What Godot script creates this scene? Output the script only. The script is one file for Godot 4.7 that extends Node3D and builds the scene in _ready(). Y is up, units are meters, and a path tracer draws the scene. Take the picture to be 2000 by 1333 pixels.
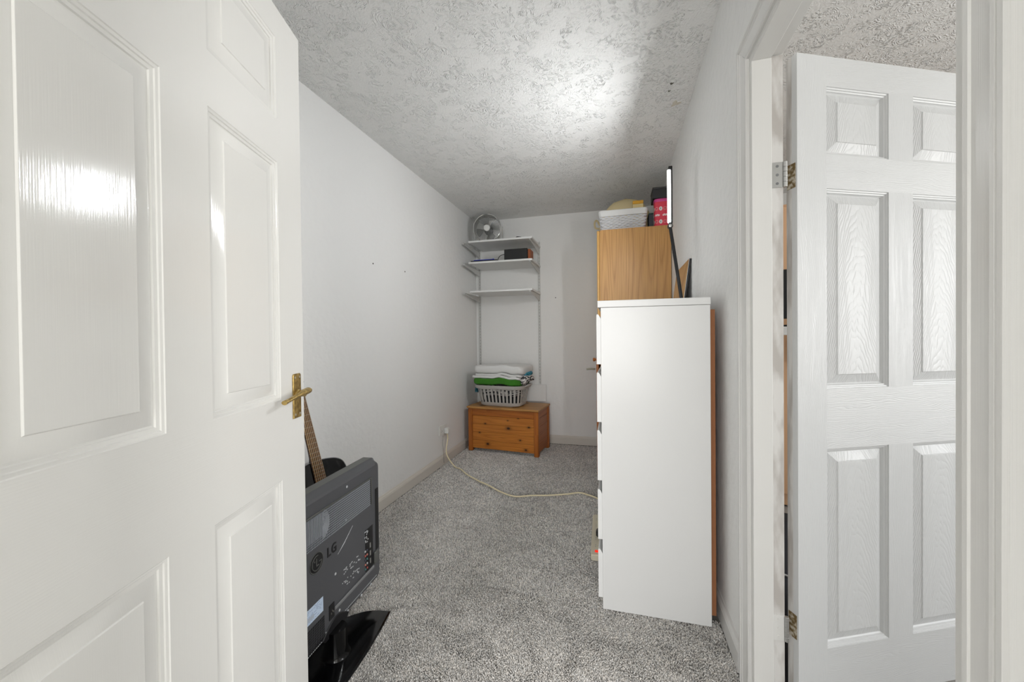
extends Node3D

# ------------------------------------------------------------------ helpers
class MB:
	var P := PackedVector3Array()
	var U := PackedVector2Array()
	var X := Transform3D()
	var grain := 1
	var uvo := Vector2.ZERO
	var crease := 0.8
	func tri(a: Vector3, b: Vector3, c: Vector3, ua = null, ub = null, uc = null):
		a = X * a; b = X * b; c = X * c
		P.append(a); P.append(b); P.append(c)
		if ua != null:
			U.append(ua); U.append(ub); U.append(uc)
			return
		var n := (b - a).cross(c - a).abs()
		var ax := 0 if n.x > n.y and n.x > n.z else (1 if n.y > n.z else 2)
		var i := (ax + 1) % 3
		var j := (ax + 2) % 3
		if i == grain:
			var t := i; i = j; j = t
		for p: Vector3 in [a, b, c]:
			U.append(Vector2(p[i], p[j]) + uvo)
	func quad(a: Vector3, b: Vector3, c: Vector3, d: Vector3, ua = null, ub = null, uc = null, ud = null):
		tri(a, b, c, ua, ub, uc); tri(a, c, d, ua, uc, ud)
	func flip(s: int):
		for k in range(s, P.size(), 3):
			var t := P[k + 1]; P[k + 1] = P[k + 2]; P[k + 2] = t
			var u := U[k + 1]; U[k + 1] = U[k + 2]; U[k + 2] = u
	func fix(s: int):
		var o := P[s]
		var vol := 0.0
		for k in range(s, P.size(), 3):
			vol += (P[k] - o).dot((P[k + 1] - o).cross(P[k + 2] - o))
		if vol < 0.0: flip(s)
	func box(c: Vector3, s: Vector3, bev := 0.0):
		var h := s * 0.5
		var start := P.size()
		var b := minf(bev, minf(h.x, minf(h.y, h.z)) * 0.9)
		var pt := func(ax: int, sg: Vector3) -> Vector3:
			var v := Vector3.ZERO
			for k in 3: v[k] = sg[k] * (h[k] if k == ax else h[k] - b)
			return c + v
		for ax in 3:
			var i := (ax + 1) % 3
			var j := (ax + 2) % 3
			for sg in [-1.0, 1.0]:
				var q := []
				for w in [[-1, -1], [1, -1], [1, 1], [-1, 1]]:
					var v := Vector3.ZERO
					v[ax] = sg; v[i] = w[0]; v[j] = w[1]
					q.append(pt.call(ax, v))
				if sg < 0: q.reverse()
				quad(q[0], q[1], q[2], q[3])
		if b > 0.0:
			for ax in 3:
				var i := (ax + 1) % 3
				var j := (ax + 2) % 3
				for si in [-1.0, 1.0]:
					for sj in [-1.0, 1.0]:
						var v0 := Vector3.ZERO
						v0[ax] = -1; v0[i] = si; v0[j] = sj
						var v1 := v0
						v1[ax] = 1
						var q := [pt.call(i, v0), pt.call(i, v1), pt.call(j, v1), pt.call(j, v0)]
						if si * sj < 0: q.reverse()
						q.reverse()
						quad(q[0], q[1], q[2], q[3])
			for sx in [-1.0, 1.0]:
				for sy in [-1.0, 1.0]:
					for sz in [-1.0, 1.0]:
						var v := Vector3(sx, sy, sz)
						if sx * sy * sz > 0: tri(pt.call(0, v), pt.call(1, v), pt.call(2, v))
						else: tri(pt.call(0, v), pt.call(2, v), pt.call(1, v))
		for k in range(start, P.size(), 3):
			var cc := X * c
			var n := (P[k + 1] - P[k]).cross(P[k + 2] - P[k])
			if n.dot((P[k] + P[k + 1] + P[k + 2]) / 3.0 - cc) < 0.0:
				var t := P[k + 1]; P[k + 1] = P[k + 2]; P[k + 2] = t
				var u := U[k + 1]; U[k + 1] = U[k + 2]; U[k + 2] = u
	func inset(poly: PackedVector2Array, d: float) -> PackedVector2Array:
		var r := PackedVector2Array()
		var n := poly.size()
		for k in n:
			var e0 := (poly[k] - poly[(k + n - 1) % n]).normalized()
			var e1 := (poly[(k + 1) % n] - poly[k]).normalized()
			var m := Vector2(-e0.y, e0.x) + Vector2(-e1.y, e1.x)
			r.append(poly[k] + m * (d / maxf(0.3, m.length_squared() * 0.5)))
		return r
	func prism(poly: PackedVector2Array, z0: float, z1: float, bev := 0.0):
		if Geometry2D.is_polygon_clockwise(poly): poly = poly.duplicate(); poly.reverse()
		var s := P.size()
		var rings := [[z0, 0.0], [z1, 0.0]]
		if bev > 0.0: rings = [[z0, bev], [z0 + bev, 0.0], [z1 - bev, 0.0], [z1, bev]]
		var ps := []
		for r in rings: ps.append(inset(poly, r[1]) if r[1] > 0.0 else poly)
		var n := poly.size()
		for k in rings.size() - 1:
			for i in n:
				var j := (i + 1) % n
				quad(v3(ps[k][i], rings[k][0]), v3(ps[k][j], rings[k][0]), v3(ps[k + 1][j], rings[k + 1][0]), v3(ps[k + 1][i], rings[k + 1][0]))
		var tr := Geometry2D.triangulate_polygon(poly)
		for k in range(0, tr.size(), 3):
			tri(v3(ps[-1][tr[k]], z1), v3(ps[-1][tr[k + 1]], z1), v3(ps[-1][tr[k + 2]], z1))
			tri(v3(ps[0][tr[k]], z0), v3(ps[0][tr[k + 2]], z0), v3(ps[0][tr[k + 1]], z0))
		if tr.size() > 0:
			var a := poly[tr[0]]; var b := poly[tr[1]]; var c := poly[tr[2]]
			if (b - a).cross(c - a) < 0.0:
				var from := P.size() - tr.size() * 2
				flip(from)
		fix(s)
	func v3(p: Vector2, z: float) -> Vector3: return Vector3(p.x, p.y, z)
	func grid(rows: Array, cc := false, cr := false, capped := false, solid := true):
		var s := P.size()
		var nr := rows.size()
		var nc: int = rows[0].size()
		for i in (nr if cr else nr - 1):
			var A: PackedVector3Array = rows[i]
			var B: PackedVector3Array = rows[(i + 1) % nr]
			for j in (nc if cc else nc - 1):
				var k := (j + 1) % nc
				var ua := Vector2(float(j) / nc, float(i) / nr); var ub := Vector2(float(j + 1) / nc, float(i) / nr)
				var uc := Vector2(float(j + 1) / nc, float(i + 1) / nr); var ud := Vector2(float(j) / nc, float(i + 1) / nr)
				if A[j].distance_squared_to(A[k]) < 1e-14: tri(A[j], B[k], B[j], ua, uc, ud)
				elif B[j].distance_squared_to(B[k]) < 1e-14: tri(A[j], A[k], B[j], ua, ub, ud)
				else: quad(A[j], A[k], B[k], B[j], ua, ub, uc, ud)
		if capped:
			for e in [0, nr - 1]:
				var R: PackedVector3Array = rows[e]
				var m := Vector3.ZERO
				for p in R: m += p
				m /= nc
				for j in nc:
					if e == 0: tri(m, R[(j + 1) % nc], R[j])
					else: tri(m, R[j], R[(j + 1) % nc])
		if solid: fix(s)
	func lathe(prof: Array, seg := 32):
		var rows := []
		for p in prof:
			var r := PackedVector3Array()
			for k in seg:
				var a := TAU * k / seg
				r.append(Vector3(cos(a) * p[0], p[1], sin(a) * p[0]))
			rows.append(r)
		grid(rows, true, false, true)
	func tube(pts: Array, r, seg := 8, closed := false, flat := 1.0):
		var rows := []
		var n := pts.size()
		var t0: Vector3 = ((pts[1] as Vector3) - (pts[0] as Vector3)).normalized()
		var up := Vector3.UP if absf(t0.y) < 0.9 else Vector3.RIGHT
		var nn := (up - t0 * up.dot(t0)).normalized()
		for k in n:
			var a: Vector3 = pts[(k + n - 1) % n] if closed or k > 0 else pts[0]
			var b: Vector3 = pts[(k + 1) % n] if closed or k < n - 1 else pts[n - 1]
			var t := (b - a).normalized()
			nn = (nn - t * nn.dot(t)).normalized()
			var bb := t.cross(nn)
			var rr: float = r[k] if r is Array else r
			var row := PackedVector3Array()
			for j in seg:
				var an := TAU * j / seg
				row.append(pts[k] + nn * (cos(an) * rr * flat) + bb * (sin(an) * rr))
			rows.append(row)
		grid(rows, true, closed, not closed)
	func commit() -> ArrayMesh:
		var n := P.size()
		var fn := PackedVector3Array(); fn.resize(n / 3)
		var at := {}
		var ids := PackedInt32Array(); ids.resize(n)
		var lists := []
		for f in n / 3:
			fn[f] = (P[f * 3 + 1] - P[f * 3]).cross(P[f * 3 + 2] - P[f * 3])
			for k in 3:
				var q := Vector3i((P[f * 3 + k] * 50000.0).round())
				var id: int = at.get(q, -1)
				if id < 0:
					id = lists.size(); at[q] = id; lists.append(PackedInt32Array())
				ids[f * 3 + k] = id
				lists[id].append(f)
		var un := PackedVector3Array(); un.resize(n / 3)
		for f in n / 3: un[f] = fn[f].normalized()
		var N := PackedVector3Array(); N.resize(n)
		for k in n:
			var f := k / 3
			var s := Vector3.ZERO
			for g in lists[ids[k]]:
				if un[g].dot(un[f]) > crease: s += fn[g]
			N[k] = s.normalized() if s.length_squared() > 1e-24 else Vector3.UP
		var idx := PackedInt32Array(); idx.resize(n)
		for f in n / 3:
			idx[f * 3] = f * 3; idx[f * 3 + 1] = f * 3 + 2; idx[f * 3 + 2] = f * 3 + 1
		var arr := []
		arr.resize(Mesh.ARRAY_MAX)
		arr[Mesh.ARRAY_VERTEX] = P; arr[Mesh.ARRAY_NORMAL] = N; arr[Mesh.ARRAY_TEX_UV] = U; arr[Mesh.ARRAY_INDEX] = idx
		var m := ArrayMesh.new()
		m.add_surface_from_arrays(Mesh.PRIMITIVE_TRIANGLES, arr)
		return m

var used := {}
var M := {}
var rng := RandomNumberGenerator.new()

func numbered(n: String) -> String:
	if not used.has(n):
		used[n] = 0
		return n
	used[n] += 1
	return "%s_%03d" % [n, used[n]]

func tag(o: Node3D, label: String, category: String, group := "", kind := ""):
	o.set_meta("label", label)
	o.set_meta("category", category)
	if group: o.set_meta("group", group)
	if kind: o.set_meta("kind", kind)
	return o

func thing(called: String, label: String, category: String, at := Vector3.ZERO, turn := 0.0, group := "", kind := "") -> Node3D:
	var o := Node3D.new()
	o.name = numbered(called)
	add_child(o)
	o.position = at
	o.rotation.y = turn
	tag(o, label, category, group, kind)
	return o

func obj(called: String, mesh, m: Material, parent: Node3D = self, at := Vector3.ZERO) -> MeshInstance3D:
	var o := MeshInstance3D.new()
	o.mesh = mesh.commit() if mesh is MB else mesh
	o.material_override = m
	o.name = numbered(called) if parent == self else called
	parent.add_child(o, true)
	o.position = at
	return o

func box(called: String, c: Vector3, s: Vector3, m: Material, parent: Node3D = self, bev := 0.0, grain := 1) -> MeshInstance3D:
	var b := MB.new()
	b.grain = grain
	b.uvo = Vector2(rng.randf(), rng.randf())
	b.box(Vector3.ZERO, s, bev)
	return obj(called, b, m, parent, c)

func struct(called: String, c: Vector3, s: Vector3, m: Material, label: String, category: String, bev := 0.0) -> MeshInstance3D:
	var o := box(called, c, s, m, self, bev)
	tag(o, label, category, "", "structure")
	return o

func mat(c: Color, rough := 0.6, metal := 0.0) -> StandardMaterial3D:
	var m := StandardMaterial3D.new()
	m.albedo_color = c
	m.roughness = rough
	m.metallic = metal
	return m

func c8(r: int, g: int, b: int) -> Color: return Color8(r, g, b)

func bump(m: StandardMaterial3D, t: Texture2D, cm: float, uv := Vector3.ONE):
	m.heightmap_enabled = true
	m.heightmap_texture = t
	m.heightmap_scale = cm
	m.uv1_scale = uv
	return m

func noise_tex(freq: float, size := 512, oct := 4, sd := 1, ramp: Gradient = null, kind := FastNoiseLite.TYPE_SIMPLEX_SMOOTH) -> NoiseTexture2D:
	var n := FastNoiseLite.new()
	n.noise_type = kind
	n.frequency = freq
	n.fractal_octaves = oct
	n.seed = sd
	var t := NoiseTexture2D.new()
	t.width = size; t.height = size
	t.seamless = true
	t.noise = n
	if ramp: t.color_ramp = ramp
	return t

func ramp2(a: Color, b: Color, lo := 0.0, hi := 1.0) -> Gradient:
	var g := Gradient.new()
	g.set_color(0, a); g.set_offset(0, lo)
	g.set_color(1, b); g.set_offset(1, hi)
	return g

func img_tex(w: int, h: int, data: PackedByteArray, fmt := Image.FORMAT_L8) -> ImageTexture:
	return ImageTexture.create_from_image(Image.create_from_data(w, h, false, fmt, data))

# combed swirls of a textured ceiling, as heights
func artex() -> ImageTexture:
	var S := 1024
	var h := PackedFloat32Array(); h.resize(S * S); h.fill(0.35)
	var fn := FastNoiseLite.new(); fn.seed = 5; fn.frequency = 0.014; fn.fractal_octaves = 4
	var fm := FastNoiseLite.new(); fm.seed = 6; fm.frequency = 0.045; fm.fractal_octaves = 2
	var r := RandomNumberGenerator.new(); r.seed = 77
	for k in 640:
		var cx := r.randf() * S
		var cy := r.randf() * S
		var R := r.randf_range(26, 66)
		var w := r.randf_range(16, 30)
		var a0 := r.randf() * TAU
		var span := r.randf_range(1.2, 3.4)
		var lam := r.randf_range(6.0, 11.0)
		var amp := r.randf_range(0.3, 1.0) if r.randf() < 0.8 else 0.15
		var ro := int(R + w + 1)
		var ix := int(cx); var iy := int(cy)
		var ph := r.randf() * TAU
		for y in range(iy - ro, iy + ro + 1):
			for x in range(ix - ro, ix + ro + 1):
				var dx := x - cx; var dy := y - cy
				var d := sqrt(dx * dx + dy * dy)
				var e := absf(d - R)
				if e > w: continue
				var a := fposmod(atan2(dy, dx) - a0, TAU)
				if a > span: continue
				var wob := fn.get_noise_2d(x, y) * 18.0
				var ed := minf(1.0, (w - e) * 0.35) * minf(1.0, minf(a, span - a) * 5.0)
				var md := clampf(0.45 + 1.5 * fm.get_noise_2d(x, y), 0.0, 1.0)
				var v := 0.35 + amp * md * (0.6 * absf(sin((d + wob) * PI / lam + ph)) - 0.2)
				if w - e < 3.0: v += 0.3 * amp * md
				var i := posmod(y, S) * S + posmod(x, S)
				h[i] = lerpf(h[i], v, ed)
	var o := PackedByteArray(); o.resize(S * S)
	for y in S:
		for x in S:
			var i := y * S + x
			o[i] = int(clampf(h[i] + 0.06 * fm.get_noise_2d(x * 1.7 + 300.0, y * 1.7), 0.0, 1.0) * 255.0)
	return img_tex(S, S, o)

# wood: returns colour texture; lines along v
func wood_tex(W: int, H: int, base: Color, dark: Color, sd: int, stretch: float, bands: float, knots: Array) -> ImageTexture:
	var n1 := FastNoiseLite.new(); n1.seed = sd; n1.frequency = 0.006; n1.fractal_octaves = 2
	var n2 := FastNoiseLite.new(); n2.seed = sd + 9; n2.frequency = 0.09; n2.fractal_octaves = 3
	var o := PackedByteArray(); o.resize(W * H * 3)
	for y in H:
		for x in W:
			var kx := 0.0
			var kd := 0.0
			for k in knots:
				var dx: float = (x - k[0]) / float(k[2])
				var dy: float = (y - k[1]) / (k[2] * 1.15)
				var q: float = dx * dx + dy * dy
				if q < 30.0:
					kx += signf(dx) * exp(-q * 0.35) * k[2] * 0.9
					if q < 1.0: kd = maxf(kd, 1.0 - q * q * 0.8)
					kd = maxf(kd, 0.45 * exp(-q * 0.35))
			var g := n1.get_noise_2d((x + kx) * 1.0, y * stretch) * bands
			var ring := pow(absf(sin(g * PI)), 0.6)
			var f := n2.get_noise_2d((x + kx) * 2.2, y * stretch * 0.6)
			var t := clampf((1.0 - ring) * 0.55 + f * 0.45 + 0.2, 0.0, 1.0)
			var c := base.lerp(dark, t * 0.75)
			if kd > 0.0: c = c.lerp(dark.darkened(0.7), kd)
			var i := (y * W + x) * 3
			o[i] = int(clampf(c.r, 0, 1) * 255); o[i + 1] = int(clampf(c.g, 0, 1) * 255); o[i + 2] = int(clampf(c.b, 0, 1) * 255)
	return img_tex(W, H, o, Image.FORMAT_RGB8)

# embossed wood grain of a moulded door, as heights
func grain_tex(cathedral: bool) -> ImageTexture:
	var S := 512
	var fn := FastNoiseLite.new(); fn.seed = 21; fn.frequency = 0.011; fn.fractal_octaves = 3
	var f2 := FastNoiseLite.new(); f2.seed = 4; f2.frequency = 0.05
	var o := PackedByteArray(); o.resize(S * S)
	for y in S:
		for x in S:
			var v := 0.0
			if cathedral:
				var u := (x - S * 0.5) / (S * 0.5)
				var cy := cos(TAU * y / S) * 24.0
				var sy := sin(TAU * y / S) * 24.0
				var q := y / float(S) * 2.0 + u * u * 2.2 + fn.get_noise_3d(x * 0.5, cy, sy) * 0.25 + fn.get_noise_3d(x * 1.6, cy * 2.0, sy * 2.0 + 90.0) * 0.08
				v = pow(absf(sin(q * PI * 8.0)), 0.8)
			else:
				var yy := TAU * y / S
				var q := x / float(S) * 62.0 + fn.get_noise_3d(x * 0.6, cos(yy) * 30.0, sin(yy) * 30.0) * 5.0
				v = pow(absf(sin(q * PI)), 0.7)
			if not cathedral: v += f2.get_noise_3d(x * 2.0, cos(TAU * y / S) * 20.0, sin(TAU * y / S) * 20.0) * 0.3
			o[y * S + x] = int(clampf(0.15 + v * 0.7, 0.0, 1.0) * 255.0)
	return img_tex(S, S, o)

func rr(w: float, d: float, r: float, n := 6) -> PackedVector2Array:
	var p := PackedVector2Array()
	for q in 4:
		var c := Vector2((w / 2 - r) * (1 if q == 0 or q == 3 else -1), (d / 2 - r) * (1 if q < 2 else -1))
		for k in n + 1:
			var a := PI / 2 * q + PI / 2 * k / n
			p.append(c + Vector2(cos(a), sin(a)) * r)
	return p

func ring3(poly: PackedVector2Array, y: float) -> PackedVector3Array:
	var r := PackedVector3Array()
	for p in poly: r.append(Vector3(p.x, y, p.y))
	return r

func curve(pts: Array, n := 8) -> Array:
	var o := []
	for k in pts.size() - 1:
		var a: Vector3 = pts[maxi(0, k - 1)]; var b: Vector3 = pts[k]; var c: Vector3 = pts[k + 1]; var d: Vector3 = pts[mini(pts.size() - 1, k + 2)]
		for i in n:
			var t := float(i) / n
			o.append(0.5 * (2.0 * b + (c - a) * t + (2.0 * a - 5.0 * b + 4.0 * c - d) * t * t + (3.0 * b - a - 3.0 * c + d) * t * t * t))
	o.append(pts[-1])
	return o

# ------------------------------------------------------------------ scene
const XL := -1.532     # left wall
const XR := 0.397      # right wall
const ZB := -4.125     # back wall
const ZF := -0.10      # front wall
const H := 2.437

func _ready():
	rng.seed = 11
	# camera
	var cam := Camera3D.new()
	cam.name = "camera"
	add_child(cam)
	cam.transform = Transform3D(Basis(Vector3.UP, deg_to_rad(15.22)) * Basis(Vector3.RIGHT, deg_to_rad(-0.57)) * Basis(Vector3.BACK, deg_to_rad(-0.6)), Vector3(0, 1.14, 0))
	cam.fov = rad_to_deg(2.0 * atan(666.5 / 760.0))
	cam.near = 0.02
	cam.far = 60.0
	cam.current = true
	# sky and exposure
	var we := WorldEnvironment.new()
	we.name = "environment"
	var env := Environment.new()
	env.background_mode = Environment.BG_SKY
	var sky := Sky.new()
	var sm := ProceduralSkyMaterial.new()
	sm.sky_top_color = Color(0.62, 0.74, 0.92); sm.sky_horizon_color = Color(0.9, 0.93, 0.96)
	sm.ground_bottom_color = Color(0.45, 0.45, 0.43); sm.ground_horizon_color = Color(0.7, 0.71, 0.7)
	sky.sky_material = sm
	env.sky = sky
	env.background_energy_multiplier = 1.0
	env.tonemap_mode = Environment.TONE_MAPPER_LINEAR
	env.tonemap_exposure = 1.0
	env.sdfgi_enabled = true; env.ssao_enabled = true; env.ssil_enabled = true
	we.environment = env
	add_child(we)
	# daylight through the window of the landing behind and of the bedroom on the right
	window_light("landing_daylight", Vector3(-0.1, 1.25, 2.36), Vector3(0, 0, 0), Vector2(1.9, 1.4), 9.1)
	window_light("bedroom_daylight", Vector3(3.26, 1.38, -0.86), Vector3(deg_to_rad(10), PI / 2, 0), Vector2(0.62, 1.3), 4.7)
	materials()
	shell()
	left_door()
	right_door()
	chest_of_drawers()
	wardrobe()
	wardrobe_top()
	lamp()
	shelving()
	shelf_things()
	pine_chest()
	laundry()
	television()
	guitar()
	sockets()
	wall_marks()
	bedroom_things()
	carpet()

func window_light(called: String, at: Vector3, rot: Vector3, size, energy: float):
	var l := AreaLight3D.new()
	l.name = called
	add_child(l)
	l.position = at
	l.rotation = rot
	l.area_size = Vector2(size.x, size.y)
	l.light_color = Color(1.0, 0.995, 0.985)
	l.light_energy = energy
	l.area_range = 12.0
	l.area_attenuation = 2.0
	l.shadow_enabled = true

func materials():
	M.plaster = bump(mat(c8(237, 237, 235), 0.85), noise_tex(0.02, 512, 5, 3), 0.15, Vector3(1.6, 1.6, 1))
	M.ceiling = bump(mat(c8(238, 238, 236), 0.8), artex(), 1.0, Vector3(1.05, 1.05, 1))
	M.gloss = bump(mat(c8(238, 237, 233), 0.11), noise_tex(0.03, 512, 4, 8), 0.0065, Vector3(22.0, 0.3, 1))
	M.trim = bump(mat(c8(217, 216, 213), 0.35), noise_tex(0.03, 512, 4, 9), 0.01, Vector3(9.0, 0.5, 1))
	M.skirting = mat(c8(214, 209, 200), 0.4)
	var gt := grain_tex(false)
	M.grain_v = bump(mat(c8(200, 201, 201), 0.42), gt, 0.04, Vector3(4.5, 1.2, 1))
	M.grain_p = bump(mat(c8(200, 201, 201), 0.42), grain_tex(true), 0.085, Vector3(1, 1, 1))
	var dirt := mat(Color.WHITE, 0.6)
	dirt.albedo_texture = noise_tex(0.012, 256, 5, 31, ramp2(c8(178, 173, 168), c8(210, 208, 205), 0.25, 0.7))
	dirt.uv1_scale = Vector3(5, 1.4, 1)
	M.dirty = dirt
	M.edge = mat(Color.WHITE, 0.6)
	M.edge.albedo_texture = noise_tex(0.014, 256, 5, 37, ramp2(c8(172, 167, 162), c8(204, 202, 199), 0.25, 0.7))
	M.edge.uv1_scale = Vector3(7, 1.1, 1)
	M.steel = mat(c8(190, 190, 188), 0.35, 0.9)
	M.chrome = mat(c8(214, 214, 212), 0.14, 1.0)
	M.rust = mat(Color.WHITE, 0.6, 0.3)
	M.rust.albedo_texture = noise_tex(0.04, 128, 4, 47, ramp2(c8(112, 92, 58), c8(196, 188, 172), 0.35, 0.65))
	M.rust.uv1_scale = Vector3(9, 9, 1)
	M.brass = bump(mat(Color.WHITE, 0.38, 0.75), noise_tex(0.05, 256, 4, 41), 0.004, Vector3(6, 6, 1))
	M.brass.albedo_texture = noise_tex(0.03, 256, 5, 43, ramp2(c8(150, 126, 74), c8(200, 172, 106), 0.25, 0.75))
	M.white_lam = mat(c8(226, 226, 225), 0.3)
	M.white_front = mat(c8(232, 232, 231), 0.35)
	M.hardboard = mat(c8(142, 92, 58), 0.8)
	var oak := mat(Color.WHITE, 0.42)
	oak.albedo_texture = wood_tex(512, 768, c8(202, 154, 90), c8(146, 98, 46), 3, 0.12, 5.0, [])
	oak.uv1_scale = Vector3(1.7, 0.48, 1)
	M.oak = oak
	M.oak_edge = mat(c8(208, 160, 86), 0.4)
	var pr := RandomNumberGenerator.new(); pr.seed = 9
	# knots: the texture lies on its side (grain along v)
	var kn := [[95, 90, 9], [55, 150, 6], [118, 385, 6], [200, 110, 7], [232, 305, 13], [205, 470, 8], [300, 60, 6], [345, 400, 7], [415, 130, 11], [440, 445, 9], [150, 300, 5]]
	var pine := mat(Color.WHITE, 0.38)
	pine.albedo_texture = wood_tex(512, 512, c8(208, 134, 58), c8(150, 82, 24), 15, 0.07, 5.0, kn)
	M.pine = pine
	M.pine_light = mat(Color.WHITE, 0.45)
	M.pine_light.albedo_texture = wood_tex(256, 512, c8(196, 146, 84), c8(140, 94, 44), 19, 0.06, 4.0, [[60, 330, 9], [190, 110, 6], [130, 210, 5]])
	M.pine_light.uv1_scale = Vector3(2.0, 1.4, 1)
	M.pine_dark = mat(Color.WHITE, 0.42)
	M.pine_dark.albedo_texture = wood_tex(256, 256, c8(186, 110, 42), c8(128, 66, 18), 23, 0.06, 4.0, [])
	M.pine_dark.uv1_scale = Vector3(3, 1.6, 1)
	M.black = mat(c8(22, 22, 24), 0.45)
	M.black_gloss = mat(c8(8, 8, 9), 0.12)
	M.tv = bump(mat(c8(76, 77, 80), 0.40), noise_tex(0.4, 256, 2, 61), 0.012, Vector3(18, 18, 1))
	M.tv_dark = mat(c8(18, 18, 20), 0.5)
	M.tv_rim = mat(c8(84, 85, 82), 0.4)
	M.grey_mark = mat(c8(120, 121, 122), 0.5)
	M.pale_mark = mat(c8(190, 192, 194), 0.5)
	M.shelf = mat(c8(228, 228, 226), 0.4)
	M.rail = mat(c8(216, 216, 213), 0.45)
	M.slot = mat(c8(178, 178, 175), 0.7)
	M.bracket = mat(c8(206, 206, 203), 0.45)
	M.basket = mat(c8(182, 179, 174), 0.45)
	M.cloth_white = bump(mat(c8(226, 226, 224), 0.95), noise_tex(0.2, 256, 3, 71), 0.05, Vector3(5, 5, 1))
	M.cloth_green = bump(mat(c8(62, 128, 34), 0.95), noise_tex(0.25, 256, 3, 72), 0.12, Vector3(5, 5, 1))
	M.cloth_teal = mat(Color.WHITE, 0.9)
	M.cloth_teal.albedo_texture = noise_tex(0.03, 256, 2, 73, ramp2(c8(24, 96, 104), c8(80, 150, 180), 0.4, 0.6))
	M.cloth_dark = mat(c8(30, 32, 36), 0.95)
	M.cloth_pattern = mat(Color.WHITE, 0.9)
	M.cloth_pattern.albedo_texture = noise_tex(0.035, 256, 2, 74, ramp2(c8(46, 48, 52), c8(216, 212, 208), 0.46, 0.54))
	M.cable_cream = mat(c8(236, 224, 188), 0.5)
	M.plastic_white = mat(c8(230, 230, 226), 0.35)
	M.plastic_cream = mat(c8(218, 210, 188), 0.4)
	M.blue = mat(c8(38, 62, 196), 0.4)
	M.brown_red = mat(c8(150, 76, 34), 0.6)
	M.wicker = bump(mat(c8(222, 222, 224), 0.6), noise_tex(0.2, 256, 2, 81), 0.03, Vector3(9, 9, 1))
	M.straw = bump(mat(c8(228, 210, 164), 0.8), noise_tex(0.06, 256, 4, 82), 0.1, Vector3(3, 12, 1))
	M.fan_blade = mat(c8(160, 161, 160), 0.3, 0.5)
	M.mirror = mat(c8(222, 224, 224), 0.03, 1.0)
	M.rosewood = mat(Color.WHITE, 0.5)
	M.rosewood.albedo_texture = noise_tex(0.03, 256, 4, 91, ramp2(c8(78, 52, 36), c8(122, 88, 62)))
	M.rosewood.uv1_scale = Vector3(14, 2, 1)
	M.string = mat(c8(216, 178, 120), 0.4, 0.3)
	M.fret = mat(c8(170, 168, 160), 0.35, 0.8)
	M.tan = mat(c8(222, 178, 138), 0.6)

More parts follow.
